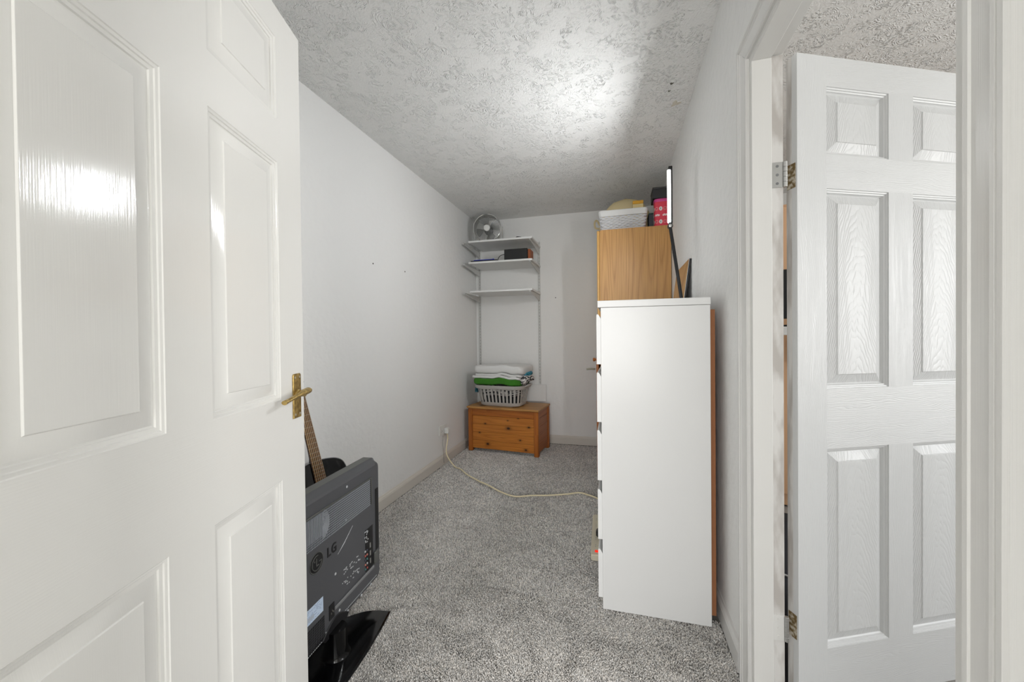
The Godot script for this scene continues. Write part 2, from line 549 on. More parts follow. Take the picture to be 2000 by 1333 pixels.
func shell():
	var t := 0.12
	var L := XL - t
	# floor slabs, ceiling slabs
	struct("floor", Vector3((XL + XR) / 2 + 0.9, -0.06, -1.0), Vector3(6.4, 0.1, 7.4), mat(c8(150, 147, 142), 0.95), "plain grey carpet backing of the box room and landing floor", "floor")
	struct("ceiling", Vector3((XL + XR) / 2 + 0.9, H + 0.06, -1.0), Vector3(6.4, 0.12, 7.4), M.ceiling, "white textured ceiling with combed swirls over the whole room", "ceiling")
	# left, back
	struct("wall_left", Vector3(XL - t / 2, H / 2, (ZB + ZF) / 2), Vector3(t, H, ZF - ZB + 0.24), M.plaster, "long white plastered wall behind the guitar and television", "wall")
	struct("wall_back", Vector3(1.0, H / 2, ZB - t / 2), Vector3(5.1, H, t), M.plaster, "white end wall behind the shelves and pine chest", "wall")
	# front wall with the doorway that the camera stands in
	var wf := thing("wall_front", "white wall round the entrance doorway, on the camera side", "wall", Vector3.ZERO, 0.0, "", "structure")
	box("wall_section", Vector3((XL - 0.64) / 2 - 0.0, H / 2, ZF + 0.06), Vector3(-0.64 - XL, H, 0.12), M.plaster, wf)
	box("wall_section", Vector3((0.26 + XR + 0.12) / 2, H / 2, ZF + 0.06), Vector3(XR + 0.12 - 0.26, H, 0.12), M.plaster, wf)
	box("wall_section", Vector3(-0.19, (1.985 + H) / 2, ZF + 0.06), Vector3(0.9, H - 1.985, 0.12), M.plaster, wf)
	# right wall with doorway: opening z -1.345 .. -0.575, height 1.985
	var wr := thing("wall_right", "white wall on the right that holds the bedroom doorway", "wall", Vector3.ZERO, 0.0, "", "structure")
	var z0 := -1.375
	var z1 := -0.565
	var hd := 2.0
	box("wall_section", Vector3(XR + 0.0425, H / 2, (ZB + z0) / 2), Vector3(0.085, H, z0 - ZB), M.plaster, wr)
	box("wall_section", Vector3(XR + 0.0425, H / 2, (z1 + ZF) / 2), Vector3(0.085, H, ZF - z1), M.plaster, wr)
	box("wall_section", Vector3(XR + 0.0425, (hd + H) / 2, (z0 + z1) / 2), Vector3(0.085, H - hd, z1 - z0), M.plaster, wr)
	# bedroom on the right
	var xb := 3.3
	var bw := thing("wall_bedroom", "white bedroom walls seen through the right-hand doorway", "wall", Vector3.ZERO, 0.0, "", "structure")
	box("wall_section", Vector3(xb + 0.06, 0.35, -2.0), Vector3(0.12, 0.7, 4.25), M.plaster, bw)
	box("wall_section", Vector3(xb + 0.06, 2.22, -2.0), Vector3(0.12, 0.44, 4.25), M.plaster, bw)
	box("wall_section", Vector3(xb + 0.06, 1.35, -3.1), Vector3(0.12, 1.3, 2.05), M.plaster, bw)
	box("wall_section", Vector3(xb + 0.06, 1.35, -0.0), Vector3(0.12, 1.3, 0.25), M.plaster, bw)
	box("wall_section", Vector3((XR + xb) / 2 + 0.1, H / 2, 0.1), Vector3(xb - XR + 0.1, H, 0.12), M.plaster, bw)
	# landing behind the camera
	var lw := thing("wall_landing", "white walls of the landing behind the camera", "wall", Vector3.ZERO, 0.0, "", "structure")
	box("wall_section", Vector3(-1.5, H / 2, 1.25), Vector3(0.12, H, 2.5), M.plaster, lw)
	box("wall_section", Vector3(1.3, H / 2, 1.3), Vector3(0.12, H, 2.3), M.plaster, lw)
	box("wall_section", Vector3(-0.1, 0.3, 2.5), Vector3(2.9, 0.6, 0.12), M.plaster, lw)
	box("wall_section", Vector3(-0.1, 2.28, 2.5), Vector3(2.9, 0.32, 0.12), M.plaster, lw)
	box("wall_section", Vector3(-1.3, 1.35, 2.5), Vector3(0.5, 1.56, 0.12), M.plaster, lw)
	box("wall_section", Vector3(1.1, 1.35, 2.5), Vector3(0.5, 1.56, 0.12), M.plaster, lw)
	# skirting boards
	skirt("baseboard_left", Vector3(XL, 0, ZB), Vector3(XL, 0, ZF), Vector3.RIGHT, "cream skirting board along the long left wall")
	skirt("baseboard_back", Vector3(XL + 0.02, 0, ZB), Vector3(XR - 0.02, 0, ZB), Vector3.BACK, "cream skirting board along the end wall under the shelves")
	skirt("baseboard_right", Vector3(XR, 0, ZB), Vector3(XR, 0, -1.45), Vector3.LEFT, "white skirting board on the right, beside the white drawers", M.trim)
	# bedroom doorway: lining, stop, architraves
	var j := thing("trim_1", "white painted lining and door stop of the bedroom doorway", "door frame", Vector3.ZERO, 0.0, "", "structure")
	var zj := -1.35   # far jamb face
	var zn := -0.585   # near jamb face
	var hs := 1.982
	box("jamb", Vector3(XR + 0.0425, hs / 2, zj - 0.014), Vector3(0.087, hs, 0.028), M.trim, j, 0.001)
	box("jamb", Vector3(XR + 0.0425, hs / 2, zn + 0.014), Vector3(0.087, hs, 0.028), M.trim, j, 0.001)
	box("head", Vector3(XR + 0.0425, hs + 0.014, (zj + zn) / 2), Vector3(0.087, 0.028, zn - zj + 0.056), M.trim, j, 0.001, 2)
	var sw := 0.054
	box("door_stop", Vector3(XR - 0.001 + sw / 2, (hs - 0.013) / 2, zj + 0.007), Vector3(sw, hs - 0.013, 0.014), M.trim, j, 0.0015)
	box("door_stop", Vector3(XR - 0.001 + sw / 2, (hs - 0.013) / 2, zn - 0.007), Vector3(sw, hs - 0.013, 0.014), M.trim, j, 0.0015)
	box("door_stop", Vector3(XR - 0.001 + sw / 2, hs - 0.0065, (zj + zn) / 2), Vector3(sw, 0.013, zn - zj), M.trim, j, 0.0015, 2)
	box("rebate_face", Vector3(XR + sw + 0.016, (hs - 0.004) / 2, zj + 0.0012), Vector3(0.031, hs - 0.004, 0.0024), M.dirty, j)
	# architrave with mouldings on the box-room side, mitred
	var a := thing("trim_2", "white moulded architrave round the bedroom doorway", "architrave", Vector3.ZERO, 0.0, "", "structure")
	arch(a, zj - 0.008, zn + 0.008, hs + 0.008)

func skirt(called: String, a: Vector3, b: Vector3, out: Vector3, label: String, m: Material = null):
	var mb := MB.new()
	var prof := [[0.0, 0.0], [0.015, 0.0], [0.015, 0.066], [0.0125, 0.071], [0.0125, 0.074], [0.006, 0.082], [0.004, 0.088], [0.0, 0.09]]
	var rows := []
	for p in [a, b]:
		var r := PackedVector3Array()
		for q in prof: r.append(p + out * q[0] + Vector3.UP * q[1])
		rows.append(r)
	mb.crease = 0.95
	mb.grid(rows, true, false, true)
	tag(obj(called, mb, m if m else M.skirting), label, "skirting", "", "structure")

func arch(parent: Node3D, za: float, zb: float, h: float):
	# profile: (distance out from the opening, projection from the wall)
	var prof := [[0.0, 0.0], [0.0, 0.008], [0.003, 0.011], [0.010, 0.011], [0.012, 0.009], [0.030, 0.0115], [0.042, 0.014], [0.045, 0.0165], [0.050, 0.0165], [0.053, 0.014], [0.056, 0.0185], [0.063, 0.019], [0.068, 0.016], [0.069, 0.0]]
	var build := func(p0: Callable, p1: Callable):
		var mb := MB.new()
		mb.crease = 0.93
		var rows := []
		for f: Callable in [p0, p1]:
			var r := PackedVector3Array()
			for q in prof: r.append(f.call(q[0], q[1]))
			rows.append(r)
		mb.grid(rows, true, false, true)
		obj("architrave", mb, M.trim, parent)
	build.call(func(d, e): return Vector3(XR - e, 0, za - d), func(d, e): return Vector3(XR - e, h + d, za - d))
	build.call(func(d, e): return Vector3(XR - e, 0, zb + d), func(d, e): return Vector3(XR - e, h + d, zb + d))
	build.call(func(d, e): return Vector3(XR - e, h + d, za - d), func(d, e): return Vector3(XR - e, h + d, zb + d))

# six-panel door: local x along the width, y up, z out of the seen face
func six_panel(root: Node3D, W: float, HH: float, xs: Array, ys: Array, leafm: Material, panm: Material, woody: bool, edgem: Material):
	var mould: Material = mat(c8(204, 205, 205), 0.4) if woody else leafm
	var th := 0.037
	var core := MB.new()
	var fr := 0.018
	core.box(Vector3(W / 2, HH / 2, -th / 2 - fr / 2), Vector3(W, HH, th - fr), 0.0)
	obj("door_core", core, edgem, root)
	var stiles := [[0.0, xs[0], 0.0, HH], [xs[1], xs[2], 0.0, HH], [xs[3], W, 0.0, HH]]
	for k in stiles.size():
		var s: Array = stiles[k]
		var mb := MB.new()
		mb.uvo = Vector2(0.004 - s[0], rng.randf())
		if k == 1:
			for q in range(0, 6, 2):
				mb.box(Vector3((s[0] + s[1]) / 2, (ys[q] + ys[q + 1]) / 2, -fr / 2), Vector3(s[1] - s[0], ys[q + 1] - ys[q], fr))
			obj("mullion", mb, leafm, root)
		else:
			mb.box(Vector3((s[0] + s[1]) / 2, HH / 2, -fr / 2), Vector3(s[1] - s[0], HH, fr))
			obj("stile", mb, leafm, root)
	var ry := [0.0, ys[0], ys[1], ys[2], ys[3], ys[4], ys[5], HH]
	for q in range(0, 8, 2):
		var mb := MB.new()
		mb.grain = 0
		mb.uvo = Vector2(0.004 - ry[q], rng.randf())
		mb.box(Vector3((xs[0] + xs[3]) / 2, (ry[q] + ry[q + 1]) / 2, -fr / 2), Vector3(xs[3] - xs[0], ry[q + 1] - ry[q], fr))
		obj("rail", mb, leafm, root)
	# quirk, ovolo and fillet; then the long bevel up to the raised field
	var prof := [[0.0, 0.0], [0.0015, -0.0016], [0.006, -0.0026], [0.0075, -0.0046], [0.013, -0.0056], [0.0145, -0.0082], [0.0175, -0.0086], [0.044, -0.0030], [0.0455, -0.0012], [0.046, -0.001]]
	if woody: prof = [[0.0, 0.0], [0.001, -0.0030], [0.0045, -0.0042], [0.006, -0.0070], [0.0095, -0.0082], [0.011, -0.0120], [0.014, -0.0150], [0.0155, -0.0150], [0.042, -0.0050], [0.0435, -0.0030], [0.044, -0.0028]]
	var field := prof.size() - 4
	for c in range(0, 4, 2):
		for q in range(0, 6, 2):
			var x0: float = xs[c]; var x1: float = xs[c + 1]; var y0: float = ys[q]; var y1: float = ys[q + 1]
			var mb := MB.new()
			var md := MB.new()
			mb.crease = 0.95
			md.crease = 0.95
			var wid := x1 - x0
			var off := rng.randf() if woody else 0.0
			var uv := func(p: Vector3) -> Vector2:
				return Vector2((p.x - x0) / wid, (p.y - y0) / wid * 0.5 + off) if woody else Vector2(p.x, p.y)
			for k in prof.size():
				var t := mb if k >= field else md
				var i0: float = prof[k][0]
				var d0: float = prof[k][1]
				var A := [Vector3(x0 + i0, y0 + i0, d0), Vector3(x1 - i0, y0 + i0, d0), Vector3(x1 - i0, y1 - i0, d0), Vector3(x0 + i0, y1 - i0, d0)]
				if k == prof.size() - 1:
					t.quad(A[0], A[1], A[2], A[3], uv.call(A[0]), uv.call(A[1]), uv.call(A[2]), uv.call(A[3]))
					break
				var i1: float = prof[k + 1][0]
				var d1: float = prof[k + 1][1]
				var B := [Vector3(x0 + i1, y0 + i1, d1), Vector3(x1 - i1, y0 + i1, d1), Vector3(x1 - i1, y1 - i1, d1), Vector3(x0 + i1, y1 - i1, d1)]
				for e in 4:
					var f := (e + 1) % 4
					t.quad(A[e], A[f], B[f], B[e], uv.call(A[e]), uv.call(A[f]), uv.call(B[f]), uv.call(B[e]))
			var po := obj("door_panel", mb, panm, root)
			obj("panel_moulding", md, mould, po)

func left_door():
	var u := Vector3(0.306, 0, 0.952).normalized()   # from the lock edge towards the hinges
	var edge := Vector3(-0.8585, 0.012, -0.9055)
	var d := thing("door_1", "glossy white six-panel entrance door with tarnished brass lever, swung open on the left", "door", edge, 0.0, "", "structure")
	# local x = from hinge edge to lock edge; place so that x=W is the lock edge
	var W := 0.812
	var zx := -u
	var nrm := zx.cross(Vector3.UP)
	d.basis = Basis(zx, Vector3.UP, nrm)
	d.position = edge + u * W
	var S := 0.9545
	var xs := [W - 0.732 * S, W - 0.483 * S, W - 0.372 * S, W - 0.122 * S]
	var ys := [0.19, 0.772, 0.975, 1.575, 1.682, 1.888]
	six_panel(d, W, 1.966, xs, ys, M.gloss, M.gloss, false, M.gloss)
	# handle
	var hx := W - 0.044 * S
	var hy := 0.975
	var pl := MB.new()
	var poly := PackedVector2Array([Vector2(-0.02, -0.06), Vector2(0.02, -0.06), Vector2(0.02, 0.056), Vector2(0.016, 0.06), Vector2(-0.016, 0.06), Vector2(-0.02, 0.056)])
	pl.prism(poly, 0.0, 0.004, 0.0012)
	var plate := obj("handle_plate", pl, M.brass, d, Vector3(hx, hy, 0.0))
	for s in [[-0.012, 0.05], [0.012, 0.05], [-0.012, -0.05], [0.012, -0.05]]:
		var sc := MB.new()
		sc.X = Transform3D(Basis(Vector3.RIGHT, PI / 2))
		sc.lathe([[0.0036, 0.0], [0.0036, 0.0006], [0.0024, 0.0014], [0.0, 0.0016]], 12)
		obj("screw", sc, M.rust, plate, Vector3(s[0], s[1], 0.004))
	var neck := MB.new()
	neck.X = Transform3D(Basis(Vector3.RIGHT, PI / 2))
	neck.lathe([[0.012, 0.0], [0.012, 0.004], [0.009, 0.007], [0.0085, 0.022], [0.0, 0.023]], 20)
	obj("handle_neck", neck, M.brass, d, Vector3(hx, hy + 0.006, 0.003))
	var lv := MB.new()
	var pts := []
	var rad := []
	for k in 17:
		var q := k / 16.0
		pts.append(Vector3(0.016 - q * 0.128, 0.006 + 0.002 * sin(q * PI) - q * 0.014, 0.022 + 0.004 * sin(q * PI * 0.8)))
		rad.append(0.0105 - 0.0045 * smoothstep(0.15, 0.7, q) + 0.001 * smoothstep(0.85, 1.0, q))
	pts.push_front(pts[0] + Vector3(0.006, 0, 0)); rad.push_front(0.008)
	lv.tube(pts, rad, 12, false, 0.8)
	var bl2: StandardMaterial3D = M.brass.duplicate()
	bl2.uv1_scale = Vector3(0.8, 1.2, 1)
	bl2.heightmap_enabled = false
	obj("lever", lv, bl2, d, Vector3(hx, hy + 0.006, 0.003))

func right_door():
	var p0 := Vector3(0.522, -0.006, -1.355)
	var dir := Vector3(0.9063, 0, -0.4226)
	var d := thing("door_2", "white moulded six-panel bedroom door with embossed wood grain, standing open on the right", "door", p0, 0.0, "", "structure")
	d.basis = Basis(dir, Vector3.UP, dir.cross(Vector3.UP))
	var S := 1.0364
	var xs := [0.1035, 0.334, 0.428, 0.658]
	var ys := [0.176, 0.793, 0.977, 1.589, 1.692, 1.898]
	six_panel(d, 0.762, 1.988, xs, ys, M.grain_v, M.grain_p, true, M.edge)
	# hinges on the jamb
	for hy in [1.62, 0.245]:
		var h := thing("hinge", "steel butt hinge holding the bedroom door, %s" % ("the upper one" if hy > 1 else "painted over, the lower one"), "hinge", Vector3(0.0, hy, 0.0), 0.0, "hinges of the bedroom door")
		var pm: Material = M.steel if hy > 1 else M.trim
		var lf := box("jamb_leaf", Vector3(0.4665, 0, -1.3466), Vector3(0.028, 0.076, 0.002), pm, h, 0.0004)
		for k in 3:
			var sc := MB.new()
			sc.X = Transform3D(Basis(Vector3.RIGHT, PI / 2))
			sc.lathe([[0.0042, 0.0], [0.004, 0.0008], [0.0016, 0.001], [0.0, 0.0003]], 12)
			obj("screw", sc, M.grey_mark if hy > 1 else M.trim, lf, Vector3(0.0, -0.026 + 0.026 * k, 0.001))
		for k in 5:
			var kn := MB.new()
			kn.lathe([[0.0058, -0.0072], [0.0062, -0.0066], [0.0062, 0.0066], [0.0058, 0.0072]], 14)
			obj("knuckle", kn, M.steel, h, Vector3(0.4875, -0.0304 + 0.0152 * k, -1.3465))
		var dl := MB.new()
		dl.X = Transform3D(Basis(dir.cross(Vector3.UP), Vector3.UP, -dir), Vector3.ZERO)
		dl.box(Vector3.ZERO, Vector3(0.028, 0.074, 0.002), 0.0004)
		obj("door_leaf_plate", dl, M.rust, h, p0 * Vector3(1, 0, 1) - dir.cross(Vector3.UP) * 0.019 - dir * 0.0012)
	var hook := MB.new()
	hook.tube([Vector3(0.085, 0.0015, -0.012), Vector3(0.105, 0.004, -0.014), Vector3(0.140, 0.0095, -0.02)], [0.0015, 0.0026, 0.002], 8, false, 0.7)
	var ho := obj("dark_strip", hook, M.black)
	tag(ho, "thin dark strip lying on the top edge of the bedroom door", "strip")
	ho.transform = Transform3D(d.basis, d.position + Vector3(0, 1.9925, 0))

func chest_of_drawers():
	var o := thing("chest_of_drawers", "tall white chest of five drawers with an overhanging top, side turned to the camera", "chest of drawers", Vector3(0.139, 0, -1.655))
	var w := 0.414   # across x
	var dp := 1.18    # along -z
	var x0 := -w / 2
	box("side_panel", Vector3(0, 0.629, -0.009), Vector3(w, 1.258, 0.018), M.white_lam, o, 0.001)
	box("side_panel", Vector3(0, 0.629, -dp + 0.009), Vector3(w, 1.258, 0.018), M.white_lam, o, 0.001)
	box("top_panel", Vector3(-0.006, 1.273, -dp / 2), Vector3(w + 0.014, 0.028, dp + 0.006), M.white_lam, o, 0.0015)
	box("back_panel", Vector3(w / 2 + 0.009, 0.64, -dp / 2 - 0.004), Vector3(0.018, 1.2, dp - 0.012), M.hardboard, o)
	box("plinth", Vector3(x0 + 0.03, 0.03, -dp / 2), Vector3(0.016, 0.06, dp - 0.036), M.white_lam, o)
	box("inner_front", Vector3(x0 + 0.012, 0.65, -dp / 2), Vector3(0.01, 1.2, dp - 0.036), M.white_lam, o)
	var ranges := [[1.023, 1.231], [0.782, 0.989], [0.538, 0.748], [0.291, 0.501], [0.047, 0.25]]
	for r in ranges:
		var mb := MB.new()
		var h: float = r[1] - r[0]
		# cross-section in (x, y): slanted finger pull at the top edge
		var poly := PackedVector2Array([Vector2(0.0, 0.0), Vector2(0.0, h - 0.018), Vector2(-0.006, h - 0.006), Vector2(-0.011, h), Vector2(-0.0155, h), Vector2(-0.018, h - 0.003), Vector2(-0.018, 0.0)])
		mb.prism(poly, -dp + 0.002, -0.001, 0.0008)
		obj("drawer_front", mb, M.white_front, o, Vector3(x0 + 0.0, r[0], 0))
		var lip := MB.new()
		lip.prism(PackedVector2Array([Vector2(0.002, -0.002), Vector2(0.012, -0.002), Vector2(0.012, 0.032), Vector2(0.008, 0.032)]), -dp + 0.02, -0.02)
		obj("drawer_rail", lip, M.white_lam, o, Vector3(x0, r[1] - 0.02, 0))

func wardrobe():
	var o := thing("wardrobe", "tall oak-veneer wardrobe with its side panel facing the camera and a turned wooden knob", "wardrobe", Vector3(0.1295, 0, -3.15))
	var w := 0.527
	var dp := 0.93
	var hh := 1.975
	# side panel with a rounded top front corner
	var poly := PackedVector2Array([Vector2(-w / 2, 0), Vector2(w / 2, 0), Vector2(w / 2, hh)])
	for k in 7:
		var a := PI / 2 + PI / 2 * k / 6
		poly.append(Vector2(-w / 2 + 0.016 + 0.016 * cos(a), hh - 0.016 + 0.016 * sin(a)))
	var mb := MB.new()
	mb.uvo = Vector2(0.13, 0.02)
	mb.prism(poly, -0.018, 0.0, 0.001)
	obj("side_panel", mb, M.oak, o)
	var mb2 := MB.new()
	mb2.prism(poly, -dp, -dp + 0.018, 0.001)
	obj("side_panel", mb2, M.oak, o)
	box("top_panel", Vector3(0.01, hh - 0.011, -dp / 2), Vector3(w - 0.03, 0.018, dp - 0.037), M.oak, o)
	box("back_panel", Vector3(w / 2 - 0.005, hh / 2, -dp / 2), Vector3(0.006, hh - 0.04, dp - 0.037), M.hardboard, o)
	box("plinth", Vector3(-w / 2 + 0.02, 0.04, -dp / 2), Vector3(0.016, 0.08, dp - 0.037), M.oak, o)
	box("inner_shelf", Vector3(0.0, 1.6, -dp / 2), Vector3(w - 0.04, 0.016, dp - 0.037), M.oak, o)
	# four doors on the front; their near edges are what the camera sees
	var dw := dp / 2 - 0.002
	for k in 4:
		var near := k < 2
		var low := k % 2 == 1
		var door := MB.new()
		door.uvo = Vector2(0.4 * k, 0.1)
		var h := 0.945 if low else 0.989
		door.box(Vector3(0.0, h / 2, dw / 2 if near else -dw / 2), Vector3(0.019, h, dw), 0.004)
		var dn := obj("door", door, M.pine_dark if low else M.oak_edge, o, Vector3(-w / 2 - 0.0107, 0.03 if low else 0.983, -dw if near else -dp + dw))
		dn.rotation.y = deg_to_rad(-1.5) if near and low else 0.0
		if low:
			var kn := MB.new()
			kn.X = Transform3D(Basis(Vector3.BACK, PI / 2))
			kn.lathe([[0.008, 0.0], [0.0075, 0.006], [0.012, 0.012], [0.0155, 0.018], [0.015, 0.024], [0.009, 0.029], [0.0, 0.030]], 20)
			obj("knob", kn, M.pine_dark, dn, Vector3(-0.0095, h - 0.022, (dw - 0.03) if near else (-dw + 0.03)))

func wardrobe_top():
	var ty := 1.973
	# white wicker basket
	var b := thing("wicker_basket", "white woven basket with a fabric rim on top of the wardrobe", "basket", Vector3(0.045, ty, -3.33))
	var st := MB.new()
	var ws := MB.new()
	for k in 10:
		var y := 0.012 + k * 0.0125
		var s := 1.0 + 0.10 * y / 0.15
		var path := rr(0.325 * s, 0.22 * s, 0.02, 3)
		var pts := []
		var acc := 0.0
		for i in path.size():
			var a := path[i]
			var c := path[(i + 1) % path.size()]
			var n := maxi(1, int(a.distance_to(c) / 0.006))
			for q in n:
				var p := a.lerp(c, float(q) / n)
				var nrm := Vector2(c.y - a.y, a.x - c.x).normalized()
				var off := 0.0042 * sin((acc + a.distance_to(c) * q / n) / 0.0215 * PI + PI * (k % 2))
				p += nrm * off
				pts.append(Vector3(p.x, y, p.y))
			acc += a.distance_to(c)
		ws.tube(pts, 0.0058, 6, true)
	obj("woven_side", ws, M.wicker, b)
	var bt := MB.new()
	bt.grid([ring3(rr(0.31, 0.205, 0.02, 3), 0.0), ring3(rr(0.31, 0.205, 0.02, 3), 0.012)], true, false, true)
	obj("base", bt, M.wicker, b)
	var rim := MB.new()
	var rows := []
	for q in [[0.122, 0.014], [0.150, 0.021], [0.164, 0.022], [0.168, 0.016], [0.164, 0.010], [0.122, 0.004]]:
		rows.append(ring3(rr(0.353 + q[1], 0.248 + q[1], 0.024, 4), q[0]))
	rim.grid(rows, true, true)
	obj("fabric_rim", rim, M.cloth_white, b)
	# straw fabric bulging out behind
	var sb := thing("straw_bag", "cream straw bag with a rounded top bulging up behind the white basket", "bag", Vector3(0.055, ty, -3.58))
	var m := MB.new()
	var rws := []
	for i in 15:
		var t := i / 14.0
		var r := PackedVector3Array()
		for k in 28:
			var a := TAU * k / 28
			var ww := 0.228 * sqrt(maxf(0.0, 1.0 - pow(t, 3.0))) * (1.0 + 0.03 * sin(3 * a + t * 6))
			r.append(Vector3(cos(a) * ww + 0.02 * t, t * 0.375 + cos(a) * ww * 0.5 * t * (1.0 - t), sin(a) * ww * 0.42))
		rws.append(r)
	m.grid(rws, true, false, true)
	obj("bag_body", m, M.straw, sb)
	var hd := MB.new()
	hd.tube(curve([Vector3(-0.20, 0.15, 0.03), Vector3(-0.228, 0.19, 0.05), Vector3(-0.245, 0.165, 0.06), Vector3(-0.238, 0.12, 0.075), Vector3(-0.205, 0.11, 0.07)], 6), 0.008, 7)
	obj("bag_handle", hd, M.straw, sb)
	# yellow carton
	var yc := thing("yellow_carton", "small yellow and cream carton standing in the white basket", "carton", Vector3(0.165, ty + 0.012, -3.33))
	box("carton_top", Vector3(0, 0.234, 0), Vector3(0.082, 0.026, 0.05), mat(c8(226, 168, 50), 0.6), yc, 0.002)
	box("carton_body", Vector3(0, 0.110, 0), Vector3(0.082, 0.220, 0.05), mat(c8(228, 206, 148), 0.6), yc, 0.002)
	# dark boxes
	var g1 := box("grey_box", Vector3(0.105, ty + 0.06, -3.56), Vector3(0.08, 0.12, 0.10), mat(c8(82, 84, 88), 0.7), self, 0.004)
	tag(g1, "dark grey box behind the left end of the white basket", "box")
	g1.position = Vector3(-0.118, ty + 0.0605, -3.72)
	sb.position.y = ty
	var g2 := thing("dark_box", "small dark grey box squeezed between the white basket and the pink tub", "box", Vector3(0.262, ty, -3.36))
	box("box_body", Vector3(0, 0.066, 0), Vector3(0.034, 0.132, 0.14), mat(c8(66, 70, 76), 0.7), g2, 0.002)
	box("box_lid", Vector3(0, 0.138, 0), Vector3(0.036, 0.012, 0.142), mat(c8(40, 66, 62), 0.7), g2, 0.002)
	# pink tub
	var pk := thing("pink_tub", "pink and red spotted tub with white scribbled lettering beside the lit lamp tube", "tub", Vector3(0.335, ty, -3.27))
	var pm := mat(Color.WHITE, 0.45)
	pm.albedo_texture = pink_print()
	var q := rr(0.106, 0.10, 0.028, 5)
	var cy := MB.new()
	var acc := 0.0
	var per := 0.0
	for i in q.size(): per += q[i].distance_to(q[(i + 1) % q.size()])
	for i in q.size():
		var a := q[i]; var c := q[(i + 1) % q.size()]
		var u0 := acc / per; acc += a.distance_to(c); var u1 := acc / per
		cy.quad(Vector3(a.x, 0, a.y), Vector3(c.x, 0, c.y), Vector3(c.x, 0.205, c.y), Vector3(a.x, 0.205, a.y), Vector2(u0, 1), Vector2(u1, 1), Vector2(u1, 0), Vector2(u0, 0))
		cy.tri(Vector3(0, 0.205, 0), Vector3(a.x, 0.205, a.y), Vector3(c.x, 0.205, c.y), Vector2.ZERO, Vector2.ZERO, Vector2.ZERO)
		cy.tri(Vector3(0, 0.0, 0), Vector3(c.x, 0.0, c.y), Vector3(a.x, 0.0, a.y), Vector2.ZERO, Vector2.ZERO, Vector2.ZERO)
	cy.fix(0)
	obj("tub_body", cy, pm, pk)
	var ld := MB.new()
	ld.grid([ring3(rr(0.108, 0.102, 0.028, 5), 0.205), ring3(rr(0.112, 0.106, 0.03, 5), 0.208), ring3(rr(0.112, 0.106, 0.03, 5), 0.226), ring3(rr(0.104, 0.098, 0.028, 5), 0.230)], true, false, true)
	obj("tub_lid", ld, mat(c8(206, 70, 140), 0.4), pk)
	var bk := thing("black_box", "black box lying on top of the pink tub, just under the ceiling", "box", Vector3(0.330, ty + 0.231, -3.30))
	box("box_body", Vector3(0, 0.035, 0), Vector3(0.122, 0.07, 0.17), mat(c8(44, 44, 46), 0.6), bk, 0.003)
	box("box_lid", Vector3(0, 0.078, 0), Vector3(0.125, 0.016, 0.173), mat(c8(58, 58, 60), 0.6), bk, 0.003)

func pink_print() -> ImageTexture:
	var W := 512; var HH := 256
	var im := Image.create(W, HH, false, Image.FORMAT_RGB8)
	im.fill(c8(226, 62, 84))
	var dot := func(cx, cy, rx, ry, col):
		for y in range(int(cy - ry), int(cy + ry) + 1):
			for x in range(int(cx - rx), int(cx + rx) + 1):
				var dx: float = (x - cx) / float(rx); var dy: float = (y - cy) / float(ry)
				if dx * dx + dy * dy <= 1.0 and y >= 0 and y < HH: im.set_pixel(posmod(x, W), y, col)
	for k in 6:
		for j in 2:
			var cx := k * 86 + 20
			var cy := 66 + j * 126
			dot.call(cx, cy, 17, 20, c8(240, 236, 234))
			dot.call(cx + 2, cy, 5, 11, c8(150, 160, 156))
			dot.call(cx + 43, cy, 21, 19, c8(232, 110, 120))
			dot.call(cx + 43, cy - 1, 5, 6, c8(110, 40, 60))
		var lx := k * 86 + 36
		for s in 9: dot.call(lx + s * 6, 128 + 5 * sin(s * 1.9), 5, 8, c8(242, 222, 222))
	return ImageTexture.create_from_image(im)

